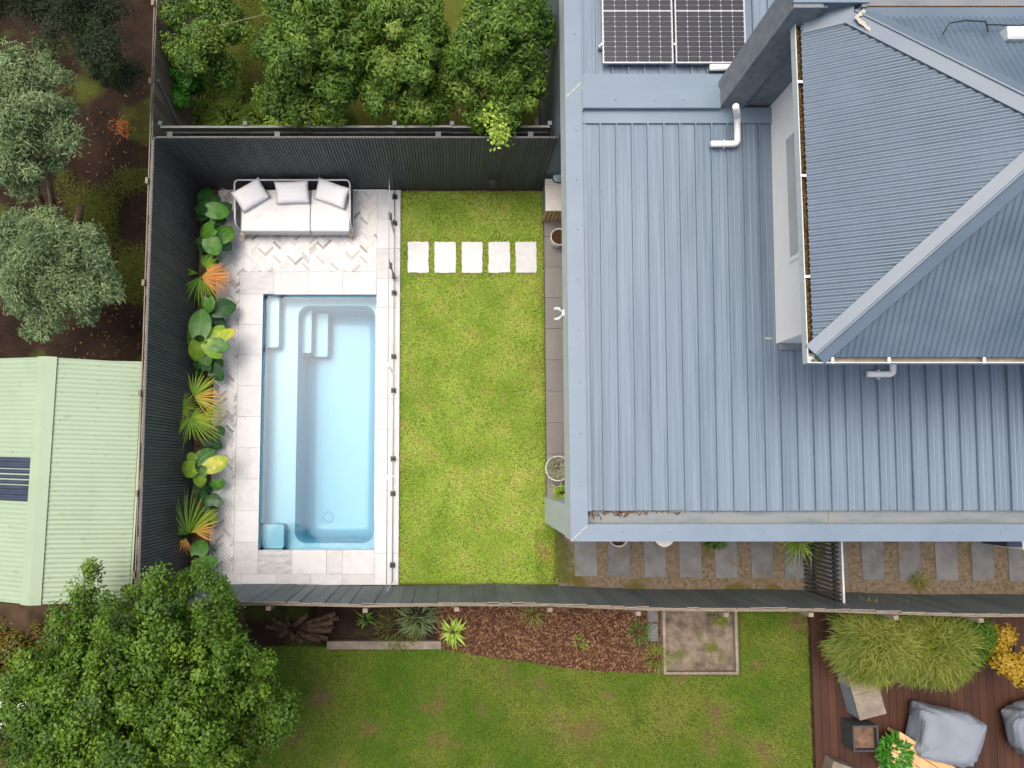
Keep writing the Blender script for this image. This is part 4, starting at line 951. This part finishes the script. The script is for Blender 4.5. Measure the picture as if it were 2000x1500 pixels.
def broadplant(label, rootpx, leaves, group, z0=.35, name='broad_leaf_plant'):
    r = P(*rootpx, .02); t = thing(name, label, 'plant', r, group); b = MB(); n = len(leaves)
    for i, (px, py, l_, w_, a, ty) in enumerate(leaves):
        z = z0 + .3 * random.random() + (.14 if ty in 'mlyg' else 0); e = bigleaf(t, px, py, l_, w_, a, ty, z)
        b.tube([r + Vector((random.uniform(-.03, .03), random.uniform(-.03, .03), 0)), r.lerp(e, .55) + Vector((0, 0, .08)), e], [.012, .009, .006], 5)
    b.build('stem', M_['l_vine'], t, smooth=True); return t
GR = 'broad leaved plants in the pool garden bed'
broadplant('dark green rounded leaf clump nearest the back corner', (407, 400), [(403, 376, 28, 22, 80, 'd'), (391, 386, 24, 20, 150, 'd'), (417, 390, 26, 24, 60, 'd'), (393, 407, 28, 24, 190, 'd'), (392, 422, 26, 17, 195, 'd'), (428, 412, 34, 28, 0, 'm'), (441, 404, 22, 18, 30, 'd'), (408, 398, 20, 18, -40, 'd')], GR)
broadplant('glossy round leaf clump beside the sofa arm', (412, 462), [(416, 437, 26, 20, 100, 'd'), (404, 452, 28, 28, 200, 'm'), (441, 454, 30, 30, 60, 'm'), (417, 482, 29, 30, -60, 'm'), (396, 480, 24, 24, 220, 'd'), (441, 479, 22, 22, -30, 'd'), (389, 469, 15, 15, 160, 'd'), (422, 462, 20, 18, 10, 'd')], GR)
broadplant('dark round leaf clump below the orange tinged palm', (415, 605), [(407, 596, 24, 22, -90, 'm'), (439, 600, 38, 32, 20, 'd'), (419, 615, 30, 24, 0, 'd'), (427, 625, 24, 18, -30, 'd')], GR)
broadplant('large upright pale leaf plant opposite the pool steps', (400, 665), [(391, 627, 46, 36, 92, 'g'), (371, 657, 28, 28, 180, 'g'), (424, 650, 34, 28, 60, 'l'), (440, 653, 36, 21, 38, 'y'), (431, 674, 28, 24, -10, 'g'), (418, 685, 32, 25, -45, 'l'), (384, 688, 34, 28, -110, 'l'), (400, 701, 30, 24, -85, 'g'), (399, 668, 33, 33, -90, 'm')], GR, .42)
broadplant('low dark round leaf clump above the lime palms', (405, 722), [(384, 711, 17, 17, 170, 'd'), (387, 727, 17, 17, 200, 'd'), (420, 713, 30, 26, 40, 'd'), (424, 730, 28, 24, -60, 'd'), (404, 714, 18, 16, 90, 'd')], GR, .25)
broadplant('small dark leaves under the lime palm edge', (415, 855), [(428, 842, 20, 22, 40, 'd'), (421, 867, 24, 18, -30, 'd'), (408, 872, 22, 18, -80, 'd')], GR, .2)
broadplant('lime yellow edged leaf plant beside the lower pool bench', (395, 918), [(373, 893, 21, 17, 150, 'l'), (402, 889, 34, 24, 40, 'g'), (366, 917, 30, 28, 190, 'l'), (393, 911, 30, 25, 90, 'g'), (425, 905, 35, 26, 25, 'y'), (390, 938, 25, 21, -90, 'l')], GR, .42)
broadplant('small dark leaf clump under the lime yellow plant', (405, 960), [(400, 953, 28, 22, 0, 'd'), (424, 947, 18, 24, -90, 'm'), (416, 975, 20, 28, 90, 'd'), (392, 968, 17, 17, 160, 'd')], GR, .2)
broadplant('few rounded leaves at the low end of garden bed', (392, 1095), [(391, 1068, 26, 28, 80, 'm'), (404, 1100, 34, 25, 20, 'm'), (375, 1117, 26, 15, 190, 'm')], GR, .25)
def frond(parent, root, px, py, a0, a1, n, lp, z, v0, v1, wid=.0125, name='frond', arch=.3):
    c_ = P(px, py, z); sc = (H - z) / F; b = MB(); var = []
    for i in range(n):
        f_ = i / (n - 1); a = R(a0 + (a1 - a0) * f_ + random.uniform(-3, 3)); L = lp * sc * 1.14 * (.78 + .22 * math.sin(math.pi * f_)) * random.uniform(.74, 1.1)
        dx, dy = math.cos(a), math.sin(a); K = 5; k = len(b.v); vv = v0 + (v1 - v0) * f_ + random.uniform(-.09, .09); dr = arch * random.uniform(.4, 1.6)
        for s in range(K + 1):
            t = s / K; wd = wid * (.35 + 1.0 * math.sin(math.pi * min(1, .12 + t * .86))) * .5 + .0008; h = .16 * L * t - dr * L * t * t
            for q in (-1, 0, 1): b.v.append((c_.x + dx * L * t - dy * wd * q, c_.y + dy * L * t + dx * wd * q, z + h + (.004 if q else 0))); var.append(min(1, max(0, vv + (.16 * t * t if vv > .35 else .08 * t))))
        for s in range(K):
            for q in range(2): b.f.append((k + s * 3 + q, k + s * 3 + q + 1, k + s * 3 + q + 4, k + s * 3 + q + 3)); b.m.append(0)
    k = len(b.v); b.tube([root, root.lerp(c_, .6) + Vector((0, 0, .08)), c_], [.012, .010, .007], 6); var += [.1] * (len(b.v) - k)
    me = b.mesh(name, M_['palm']); at = me.attributes.new('var', 'FLOAT', 'POINT'); at.data.foreach_set('value', np.array(var, np.float32))
    return obj(name, me, parent)
def palm(label, rootpx, fr):
    r = P(*rootpx, .02); t = thing('fan_palm', label, 'palm', r, 'small fan palms in the pool garden bed')
    MB().tube([r - Vector((0, 0, .03)), r + Vector((0, 0, .12))], [.05, .035], 9).build('trunk', M_['darkbark'], t)
    for q in fr: frond(t, r + Vector((0, 0, .1)), *q)
palm('orange tinged fan palm between sofa and pool', (398, 545), [(399, 522, 118, 10, 15, 30, .62, .15, .6), (401, 522, 20, -50, 12, 30, .6, .95, 1.0), (392, 541, 205, 285, 17, 52, .66, .12, .4), (397, 543, 275, 320, 9, 46, .62, .4, .7), (394, 541, 42, -52, 20, 54, .64, .92, 1.0), (420, 545, 60, -40, 11, 30, .5, .75, .95), (386, 534, 150, 190, 5, 34, .6, .15, .3)])
palm('lime green fan palm with yellow tips, middle of garden bed', (395, 790), [(380, 774, 118, 20, 20, 48, .72, .3, .6), (380, 774, 22, -55, 16, 52, .72, .86, .62), (354, 796, 100, -95, 22, 34, .62, .35, .5), (354, 796, 180, 262, 11, 32, .6, .25, .35), (404, 798, 20, -100, 14, 36, .5, .5, .6)])
palm('lime green drooping fan palm above the yellow edged plant', (388, 835), [(373, 816, 12, -72, 18, 58, .74, .6, .38), (373, 816, -70, -160, 15, 52, .74, .35, .5), (373, 816, 10, 60, 6, 34, .7, .5, .45)])
palm('spiky upright fan palm with orange lower fronds', (372, 1045), [(368, 1042, 128, 60, 18, 76, .80, .08, .3), (370, 1040, 58, 8, 14, 56, .72, .45, .8), (372, 1030, 8, -42, 14, 46, .68, .9, .85), (363, 1052, 205, 305, 13, 30, .56, .8, .95), (392, 1020, 60, -10, 11, 34, .5, .3, .55), (366, 1044, 180, 130, 8, 44, .66, .12, .3)])
for i, (px, py) in enumerate(((424, 505), (436, 640), (414, 1068))):
    c_ = P(px, py, .03); t = thing('grass_tuft', ['blue grey grass tuft beside the orange palm', 'blue grey grass tuft beside the pale leaf plant', 'blue grey grass tuft beside the spiky palm'][i], 'plant', c_, 'blue grey grass tufts'); tuft(t, c_, .02, 60, .04, .17, .006, M_['l_grey'], .4)
broadplant('low dark filler leaves between the two back leaf clumps', (418, 430), [(432, 430, 18, 18, 10, 'd'), (405, 428, 18, 17, 180, 'd'), (420, 440, 18, 16, -80, 'd')], GR, .15)
broadplant('low dark filler leaves between orange palm and glossy clump', (410, 502), [(400, 500, 18, 16, 150, 'd'), (418, 508, 17, 15, -20, 'd'), (408, 512, 17, 15, -90, 'm')], GR, .12)
broadplant('low green filler leaves beside the spiky palm', (402, 1000), [(412, 996, 22, 20, 20, 'd'), (398, 1002, 20, 18, 120, 'd'), (414, 1012, 20, 17, -30, 'm'), (405, 1022, 18, 16, -70, 'd')], GR, .12)
litter('bed_litter', 900, (-4.95, -4.66, -2.2, 5.4), .014, .035, M_['chip'])['label'] = 'scattered bark chips on the narrow garden bed'

# ------------------------------------------------------------------ shed next door
shed = thing('garden_shed', 'pale green corrugated steel shed against the left boundary', 'shed', (-6.6, -.2, 0))
ang = R(-1.35); Ms = T((-5.20, 1.72, 0)) @ RZ(ang); LS = P(60, 1184, 2.25).y - 1.72; RXs = -1.36; ZE_, ZR_ = 1.88, 2.30
def shed_slope(x0, z0, x1, z1, name):
    b = MB(); y = 0.0; n = 0
    while y > LS:
        w0 = .006 * math.cos(2 * math.pi * y / .076); b.v += [tuple(Ms @ Vector((x0, y, z0 + w0))), tuple(Ms @ Vector((x1, y, z1 + w0)))]; y -= .011; n += 1
    for i in range(n - 1): b.f.append((2 * i, 2 * i + 1, 2 * i + 3, 2 * i + 2)); b.m.append(0)
    o = b.build(name, M_['shed'], shed, recalc=False); o.data.polygons.foreach_set('use_smooth', [True] * len(o.data.polygons)); return o
shed_slope(0, ZE_, RXs, ZR_, 'roof_slope'); wsl = shed_slope(RXs, ZR_, RXs - 1.5, ZR_ - .46, 'roof_slope')
b = MB(); 
for x0, z0, x1, z1 in ((RXs, ZR_ + .028, RXs + .16, ZR_ - .022), (RXs, ZR_ + .028, RXs - .16, ZR_ - .022)):
    b.face([Ms @ Vector(p) for p in ((x0, .01, z0), (x1, .01, z1), (x1, LS - .01, z1), (x0, LS - .01, z0))])
b.build('ridge_cap', M_['shed'], shed)
b = MB(); b.box(RXs - 1.45, -.06, LS + .05, -.05, 0, ZE_ - .06, 0, Ms)
b.build('wall', M_['shed'], shed)
b = MB(); b.box(RXs - 1.52, .012, -.002, .02, ZE_ - .12, ZE_ + .0, 0, Ms); b.box(-.0, .035, LS, 0, ZE_ - .1, ZE_ - .012, 0, Ms); b.build('trim', M_['shed'], shed)
b = MB(); y0 = 1.72; ya, yb = P(30, 898, 2.2).y - 1.72, P(30, 984, 2.2).y - 1.72; y = ya; k = 0       # ribbed skylight panel
xs0 = RXs - .17; xs1 = RXs - 1.4
while y > yb:
    w0 = .016 * math.cos(2 * math.pi * y / .088); sl_ = .46 / 1.5
    b.v += [tuple(Ms @ Vector((x, y, ZR_ - sl_ * (RXs - x) + w0 + .014))) for x in (xs0, xs1)]; y -= .011; k += 1
for i in range(k - 1): b.f.append((2 * i, 2 * i + 1, 2 * i + 3, 2 * i + 2)); b.m.append(0)
o = b.build('skylight', M_['skylight'], shed, recalc=False); o.data.polygons.foreach_set('use_smooth', [True] * len(o.data.polygons))

b = MB()
for xr in (-.12, -.62, -1.12):
    yy = -.1
    while yy > LS: q = Ms @ Vector((xr, yy, ZE_ + (ZR_ - ZE_) * (xr / RXs) + .004)); b.lathe([(0, .007), (.006, .007), (.010, 0)], tuple(q), 6); yy -= .228
o = b.build('roof_screws', M_['render'], shed); o['kind'] = 'stuff'
# ------------------------------------------------------------------ trees and shrubs
def V3(px, py, z): return tuple(P(px, py, z))
t = tree('leafy_tree', 'large dense green tree in the bottom left corner', V3(330, 1330, 0), V3(310, 1378, 2.7), (1.72, 1.72, 1.8), 1300, .22, 170, .058, .034, M_['l_big'], M_['darkbark'], .13, inner=.72, low=-.2, limbs=26, nl=210)
t = tree('grey_leaf_tree', 'grey green tree with twin pale trunks at the left edge', V3(98, 442, 0), V3(38, 240, 2.5), (.80, 1.1, .8), 260, .22, 150, .085, .020, M_['l_grey'], M_['bark'], .075, inner=.6, low=-.3, out=.8, limbs=10, nl=55)
MB().tube([P(106, 440, 0), P(103, 400, .9), P(92, 330, 2.1)], [.07, .06, .04], 9).build('trunk', M_['bark'], t, smooth=True)
t = tree('grey_leaf_tree', 'rounded grey green tree above the shed', V3(120, 560, 0), V3(98, 537, 2.1), (1.0, .88, .8), 320, .22, 160, .085, .020, M_['l_grey'], M_['bark'], .08, inner=.65, low=-.25, out=.8, limbs=12, nl=70)
o = tag(MB().tube([P(142, 452, 0), P(152, 436, .35), P(157, 405, .95)], [.10, .075, .07], 11).build('tree_stump', M_['bark'], smooth=True), 'short cut grey trunk standing beside the rounded grey tree', 'stump')
c_ = P(45, 448, 1.2); t = thing('flowering_shrub', 'pale yellow flowering shrub between the grey trees', 'shrub', (c_.x, c_.y, 0)); pos, nor, k, cen = crown_pts(tuple(c_), (.45, .22, .2), 24, .1, 60, .4)
obj('flowers', leaf_mesh('flowers', pos, np.cross(nor, RNG.normal(size=nor.shape)), nor, .06, .03, M_['l_fl']), t); MB().tube([(c_.x, c_.y, 0), c_], [.03, .015], 6).build('stem', M_['bark'], t)
t = tree('conifer', 'dark sparse conifer with drooping branches in top left corner', V3(150, 40, 0), V3(165, 70, 2.9), (1.15, 1.05, .8), 120, .24, 190, .07, .012, M_['l_dark'], M_['darkbark'], .08, inner=.25, low=-.4, out=.9, limbs=26, droop=.35)
for px, py in ((130, 170), (235, 245)):
    c_ = P(px, py, 1.9); a = RNG.uniform(0, 6.28, 90); pos = np.array(c_) + RNG.normal(0, .07, (90, 3)); d = np.stack([np.cos(a), np.sin(a), -.3 * np.ones(90)], 1)
    obj('dead_sprig', leaf_mesh('dead_sprig', pos, d, np.tile([0, 0, 1.], (90, 1)) + RNG.normal(0, .3, (90, 3)), .1, .014, M_['l_orange']), t)['kind'] = 'stuff'
t = tree('conifer', 'dark conifer top at the very left top edge', V3(40, -30, 0), V3(50, 0, 2.6), (.7, .6, .7), 60, .25, 170, .07, .012, M_['l_dark'], M_['darkbark'], .07, inner=.3, out=.8, limbs=12)
t = tree('hedge_shrub', 'tall dark hedge shrub along the fence in top garden', V3(395, 70, 0), V3(398, 78, 1.5), (.58, .95, .75), 150, .2, 160, .06, .032, M_['l_pear'], M_['darkbark'], .06, 'shrub', inner=.55)
t = tree('vine', 'bright green broad leaved vine against the top garden fence', V3(350, 185, 0), V3(358, 172, .95), (.26, .50, .5), 60, .14, 60, .10, .07, M_['l_vine'], M_['darkbark'], .03, 'vine', inner=.5, limbs=5)
t = tree('hedge_shrub', 'yellow green twiggy shrub below the dark hedge', V3(450, 180, 0), V3(445, 172, .9), (.26, .40, .45), 40, .14, 60, .06, .028, M_['l_lime'], M_['darkbark'], .03, 'shrub', inner=.4, limbs=6)
for i, px in enumerate((380, 440, 505, 570, 628)):
    c_ = P(px, 224 + i * 1.5, .35); t = thing('lime_plant', ['lime leafy plant in the fence corner of top garden', 'lime leafy plant, second from the fence corner', 'lime leafy plant, middle of the row behind back fence', 'lime leafy plant below the first fruit tree', 'lime leafy plant furthest from the fence corner'][i], 'plant', (c_.x, c_.y, 0), 'lime plants behind the back fence')
    tuft(t, c_, .1, 420, .34, .17, .035, M_['l_lime'], .35, up=.5)
PB = M_['darkbark']
tree('fruit_tree', 'leafy fruit tree nearest the grass path in top garden', V3(618, 130, 0), V3(612, 110, 2.1), (.82, 1.0, 1.1), 340, .19, 120, .095, .034, M_['l_pear'], PB, .06, group='fruit trees in the top garden', droop=.45, inner=.45, limbs=14, nl=55)
tree('fruit_tree', 'leafy fruit tree in the middle of top garden', V3(795, 120, 0), V3(792, 112, 2.1), (.76, 1.0, 1.1), 340, .19, 120, .095, .034, M_['l_pear'], PB, .06, group='fruit trees in the top garden', droop=.45, inner=.45, limbs=14, nl=55)
t = tree('fruit_tree', 'leafy fruit tree beside the house with twig over the fence', V3(975, 130, 0), V3(982, 118, 2.1), (.82, 1.05, 1.1), 340, .19, 120, .095, .034, M_['l_pear'], PB, .06, group='fruit trees in the top garden', droop=.45, inner=.45, limbs=14, nl=55)
pos = np.concatenate([np.array(P(970 + RNG.normal(0, 9), py, 2.35)) + RNG.normal(0, .07, (60, 3)) for py in (205, 214, 223, 232, 241, 250, 258, 266, 272)]); n = len(pos)
obj('overhanging_twig', leaf_mesh('overhanging_twig', pos, RNG.normal(size=(n, 3)), np.tile([0, 0, 1.], (n, 1)) + RNG.normal(0, .4, (n, 3)), .075, .045, M_['l_lime']), t)['kind'] = 'stuff'
tree('hedge_shrub', 'autumn tinted hedge shrub between the shed and big tree', V3(60, 1285, 0), V3(55, 1280, 1.1), (.68, .62, .8), 120, .2, 150, .06, .034, M_['l_hedge'], PB, .05, 'shrub', inner=.55)
def feather(label, c, r, n, L, m, name='feathery_grass'):
    t = thing(name, label, 'shrub', (c[0], c[1], 0)); v = nrm(RNG.normal(size=(n, 3))); v[:, 2] = np.abs(v[:, 2]); q = RNG.random(n) ** .35
    cl = np.floor(RNG.random(n) * 70).astype(int); cv = nrm(RNG.normal(size=(70, 3))); cv[:, 2] = np.abs(cv[:, 2])
    v = nrm(cv[cl] + v * .45); pos = np.array(c) + v * np.array(r) * (q * RNG.uniform(.5, 1.3, 70)[cl])[:, None]
    d = v * [1, 1, .35] + RNG.normal(0, .3, (n, 3)) + np.array([0, -.25, 0]); var = np.clip(RNG.random(70)[cl] * .5 + RNG.random(n) * .5, 0, 1)
    obj('foliage', leaf_mesh('foliage', pos, d, nrm(v + np.array([0, 0, .6])), L * RNG.uniform(.6, 1.3, n), .011, m, .4, var=var), t)
    b = MB()
    for k in range(14): e = np.array(c) + cv[k] * np.array(r) * .8; b.tube([(c[0] + random.uniform(-.1, .1), c[1] + random.uniform(-.1, .1), 0), tuple(e)], [.014, .006], 5)
    b.build('stem', M_['bark'], t); return t
feather('feathery lime grass shrub spilling onto the deck, left half', V3(1690, 1250, .75), (.72, .58, .55), 22000, .19, M_['l_bam'])
feather('feathery lime grass shrub spilling onto the deck, right half', V3(1805, 1258, .75), (.75, .56, .55), 22000, .19, M_['l_bam'])
tree('green_shrub', 'soft green shrub between feathery grass and yellow shrub', V3(1905, 1240, 0), V3(1905, 1245, .7), (.45, .42, .5), 70, .16, 150, .08, .016, M_['l_big'], PB, .03, 'shrub', out=.5)
tree('yellow_shrub', 'golden yellow leafed shrub at the right edge by deck', V3(1975, 1285, 0), V3(1972, 1285, .9), (.50, .45, .5), 80, .14, 110, .06, .04, M_['l_yel'], PB, .03, 'shrub')
# ------------------------------------------------------------------ neighbour beds below the fence
b = MB(); c_ = P(568, 1228, .1)
for px, py, z in ((655, 1198, .5), (650, 1215, .55), (648, 1232, .45), (640, 1248, .35), (530, 1205, .3), (545, 1243, .25), (590, 1255, .2), (600, 1200, .6), (662, 1207, .4), (652, 1224, .3), (625, 1252, .5), (520, 1222, .35), (560, 1200, .2), (575, 1250, .4)):
    e = P(px, py, z); b.tube([c_ + Vector((0, 0, -.1)), c_.lerp(e, .5) + Vector((0, 0, .06)), e], [.075, .052, .044], 9)
o = b.build('cut_stump', M_['darkbark'], smooth=True); tag(o, 'cut brown stump with splayed thick branches below the fence', 'stump')
a, e_ = P(640, 1258), P(862, 1258); t = MB().box(a.x, e_.x, a.y - .075, a.y + .075, -.02, .1).build('timber_sleeper', M_['timber'], bevel=.008); tag(t, 'grey timber sleeper edging the neighbour garden bed', 'sleeper')
def rosette(label, px, py, n, L, W, m, z=.1, r=.05, name='strappy_plant', group='strappy plants in the neighbour bed'):
    c_ = P(px, py, z); t = thing(name, label, 'plant', (c_.x, c_.y, 0), group); tuft(t, c_, z * .3, n, r, L, W, m, .35, up=.35); return t
rosette('small green rosette plant right of the cut stump', 712, 1212, 34, .19, .03, M_['l_pear'], .25)
rosette('yellow green plant at the end of timber sleeper', 886, 1238, 46, .22, .05, M_['l_lime'], .3, .08)
rosette('thin grassy weeds beside the mulch bed by fence', 815, 1205, 200, .26, .012, M_['l_grey'], .1, .25)
rosette('thin grassy weeds in the dark garden bed', 775, 1230, 220, .2, .01, M_['grass3'], .08, .35)
rosette('grassy tuft growing at the left of concrete slabs', 1250, 1235, 80, .26, .011, M_['l_pear'], .1, .08)
rosette('grassy tuft at the timber bed edge below slabs', 1283, 1285, 120, .24, .012, M_['l_bam'], .08, .12)
rosette('small lime weed in the middle of mulch bed', 1135, 1255, 30, .07, .04, M_['l_bam'], .05, .12)
rosette('small grassy weed in mulch below the fence', 1040, 1200, 50, .22, .012, M_['l_bam'], .08, .06)
rosette('strappy weed growing through the side path gravel', 1790, 1128, 46, .17, .014, M_['l_bam'], .03, .05)
ch = litter('mulch_chips', 9000, (P(850, 1200).x, P(1290, 1200).x, P(1000, 1312).y, -2.46), .0, .07, M_['chip'], None, lambda x, y: inpoly(x, y, [tuple(p)[:2] for p in bedpoly])); ch['label'] = 'red brown bark chip mulch in the neighbour bed'
o = litter('fallen_leaves', 1000, (-9.2, -5.3, 1.8, 7.5), -.012, .085, M_['deadleaf'], None, lambda x, y: (np.sin(x * 2.1) * np.sin(y * 1.7) + RNG.random(len(x))) > .6); o['label'] = 'fallen pale leaves scattered on the dark yard'
for i, (y0, y1) in enumerate(((1182, 1214), (1217, 1252))):
    a, e_ = P(1264, y1), P(1284, y0); o = MB().box(a.x, e_.x, a.y, e_.y, -.02, .035).build('concrete_slab', M_['concrete'], bevel=.006); tag(o, ['grey concrete slab beside raised bed, nearer the fence', 'grey concrete slab beside raised bed, farther from the fence'][i], 'slab')
a, e_ = P(1296, 1317, .15), P(1443, 1317, .15); yt = -2.47
t = thing('raised_bed', 'raised timber garden bed with bare earth below the fence', 'raised bed', ((a.x + e_.x) / 2, (a.y + yt) / 2, 0))
MB().box(a.x, a.x + .055, a.y + .05, yt, -.02, .17).build('board', M_['timber'], t, bevel=.005); MB().box(e_.x - .055, e_.x, a.y + .05, yt, -.02, .17).build('board', M_['timber'], t, bevel=.005); MB().box(a.x, e_.x, a.y, a.y + .047, -.02, .17).build('board', M_['timber'], t, bevel=.005)
MB().box(a.x + .056, e_.x - .056, a.y + .048, yt, -.02, .07).build('soil', mat('bare_earth', [rgb(78, 68, 58), rgb(112, 101, 88), rgb(138, 128, 114)], 5, .95, .7, 60, spec=.1, blot=(rgb(84, 92, 46), 2.4, .57, .1)), t)
tree('green_shrub', 'small yellow green shrub in the raised timber bed', (P(1402, 1195).x, P(1402, 1195).y, .07), V3(1402, 1192, .3), (.26, .22, .22), 30, .1, 90, .06, .016, M_['l_bam'], PB, .015, 'shrub', limbs=5)
# ------------------------------------------------------------------ deck and its furniture
dx0 = P(1590, 1400, .12).x; deckz = .12
dk = struct(MB().box(dx0 - .0, 12.5, -8, P(1600, 1192).y, -.02, .08).build('deck', M_['darkbark']))
x = dx0
bdm = MB().box(.003, .137, -8, P(1600, 1192).y, .081, deckz).mesh('deck_board', M_['deck'])
while x < 12: inst('deck_board', bdm, dk, T((x, 0, random.uniform(-.0015, .0015)))); x += .14
def rbox(px, py, w_, d_, h_, rz, z0=deckz):
    c_ = P(px, py, z0 + h_); return T((c_.x, c_.y, z0)) @ RZ(R(rz))
Mx = rbox(1692, 1352, .5, .9, .42, 0) @ RZ(R(14)); t = thing('storage_bench', 'grey topped bench half under the feathery grass', 'bench', tuple(Mx.translation))
MB().box(-.24, .24, -.44, .44, .001, .38, 0, Mx).build('body', M_['cover'], t); MB().box(-.25, .25, -.45, -.002, .381, .42, 0, Mx).build('top_board', M_['timber'], t, bevel=.006); MB().box(-.25, .25, .002, .45, .381, .42, 0, Mx).build('top_board', M_['timber'], t, bevel=.006)
def beanbag(label, px, py, w_, d_, h_, rz, seed):
    c_ = P(px, py, deckz + h_ * .6); rr = np.random.default_rng(seed); ph = rr.uniform(0, 6, 6); b = MB(); nu, nv = 96, 48
    for i in range(nv + 1):
        th = math.pi * i / nv
        for j in range(nu):
            a = 2 * math.pi * j / nu; f_ = lambda v, e: math.copysign(abs(v) ** e, v)
            x, y, z = f_(math.sin(th), .6) * f_(math.cos(a), .42), f_(math.sin(th), .6) * f_(math.sin(a), .42), f_(math.cos(th), .55)
            cr = .012 * math.sin(23 * a + 9 * math.sin(5 * th + ph[5])) * math.sin(th) ** 2 + .01 * math.sin(31 * th + 6 * math.sin(3 * a)); wr = 1 + cr + .05 * math.sin(3 * a + ph[0]) + .04 * math.sin(5 * a + 4 * th + ph[1]) + .025 * math.sin(9 * a - 7 * th + ph[2])
            dent = -.12 * math.exp(-((x + .35) ** 2 + (y - .45) ** 2) * 7) * (z > 0)
            b.v.append((x * w_ / 2 * wr, y * d_ / 2 * wr, (z + 1) * h_ / 2 * (1 + .05 * math.sin(4 * x + ph[3]) * math.sin(3 * y + ph[4])) + dent * h_))
    for i in range(nv):
        for j in range(nu): q = (j + 1) % nu; b.f.append((i * nu + j, (i + 1) * nu + j, (i + 1) * nu + q, i * nu + q)); b.m.append(0)
    Mx = T((c_.x, c_.y, deckz + .001)) @ RZ(R(rz)); b.v = [tuple(Mx @ Vector(p)) for p in b.v]
    return tag(b.build('covered_seat', M_['cover'], smooth=True), label, 'covered seat', 'covered seats on the deck')
beanbag('pale blue grey covered lounge seat on the deck', 1848, 1436, 1.12, .92, .7, -12, 3)
beanbag('pale covered seat cut by the right edge of picture', 2045, 1425, 1.1, .95, .7, 8, 5)
c_ = P(1690, 1442, .5); t = thing('square_planter', 'square black planter box with bare soil on deck', 'planter', (c_.x, c_.y, deckz)); s_ = .23
b = MB()
for q in ((-s_, s_, -s_, -s_ + .03), (-s_, s_, s_ - .03, s_), (-s_, -s_ + .03, -s_ + .03, s_ - .03), (s_ - .03, s_, -s_ + .03, s_ - .03)): b.box(c_.x + q[0], c_.x + q[1], c_.y + q[2], c_.y + q[3], deckz + .001, .52)
b.build('box', M_['potdark'], t); MB().box(c_.x - s_ + .031, c_.x + s_ - .031, c_.y - s_ + .031, c_.y + s_ - .031, deckz + .01, .42).build('soil', M_['bedsoil'], t)
Mx = rbox(1815, 1500, 1.5, .45, .42, 0) @ RZ(R(-33)); t = thing('timber_table', 'low beige timber slat table at the bottom edge of deck', 'table', tuple(Mx.translation))
for k in range(3): MB().box(-.75, .75, -.27 + k * .18, -.27 + k * .18 + .172, .38, .42, 0, Mx).build('top_board', M_['oak'], t, bevel=.005)
for x, y in ((-.65, -.2), (.65, -.2), (-.65, .2), (.65, .2)): MB().box(x - .03, x + .03, y - .03, y + .03, .001, .379, 0, Mx).build('leg', M_['oak'], t)
c_ = P(1752, 1475, .75); t = pot('planter_pot', 'leafy green pot plant beside the timber table on deck', P(1752, 1475, .45), .18, .34, M_['potdark'], zb=deckz, cat='pot plant'); tuft(t, P(1752, 1475, .6), .46, 420, .26, .13, .06, M_['l_vine'], .3)
o = MB(); Mx = rbox(1650, 1512, .5, .3, .3, 0) @ RZ(R(-20)); o.box(-.25, .25, -.15, .15, .001, .3, 0, Mx); tag(o.build('timber_crate', M_['timber'], bevel=.01), 'grey timber crate at the bottom edge of deck', 'crate')
c_ = P(20, 1378, .7); t = thing('white_table', 'white topped table poking out beneath the big tree', 'table', (c_.x, c_.y, 0)); Mx = T((c_.x - .1, c_.y, 0)) @ RZ(R(35))
MB().box(-.4, .4, -.3, .3, .66, .7, 0, Mx).build('top', M_['potwhite'], t, bevel=.01)
for x, y in ((-.35, -.25), (.35, -.25), (-.35, .25), (.35, .25)): MB().box(x - .02, x + .02, y - .02, y + .02, -.02, .659, 0, Mx).build('leg', M_['potwhite'], t)
a, e_ = P(332, 68, 1.9), P(535, 24, 2.3); tag(MB().tube([a, a.lerp(e_, .5) - Vector((0, 0, .03)), e_], .006, 5).build('garden_wire', M_['palegrey']), 'thin pale wire strung from the fence over top garden', 'wire')
o = MB().box(P(1045, 240).x, 1.70, 5.9, 6.9, -.02, .03).build('concrete_slab', M_['concrete']); tag(o, 'dark concrete slab between back fence and house wall', 'slab')
for px in (700, 895):
    pass

for nm, bx, z, n_ in (('paving_specks', (-4.5, -1.1, -2.2, 5.3), ZP + .002, 70), ('shed_leaves', (-7.2, -5.4, -1.9, 1.6), 2.32, 0)):
    if n_: litter(nm, n_, bx, z, .028, M_['deadleaf'], None, lambda x, y: ~((x > PX0 - .05) & (x < PX1 + .05) & (y > PY0 - .05) & (y < PY1 + .05)) & ((y < 4.4) | (x > -1.9)))['label'] = 'few tiny dry leaves blown over the pool paving'
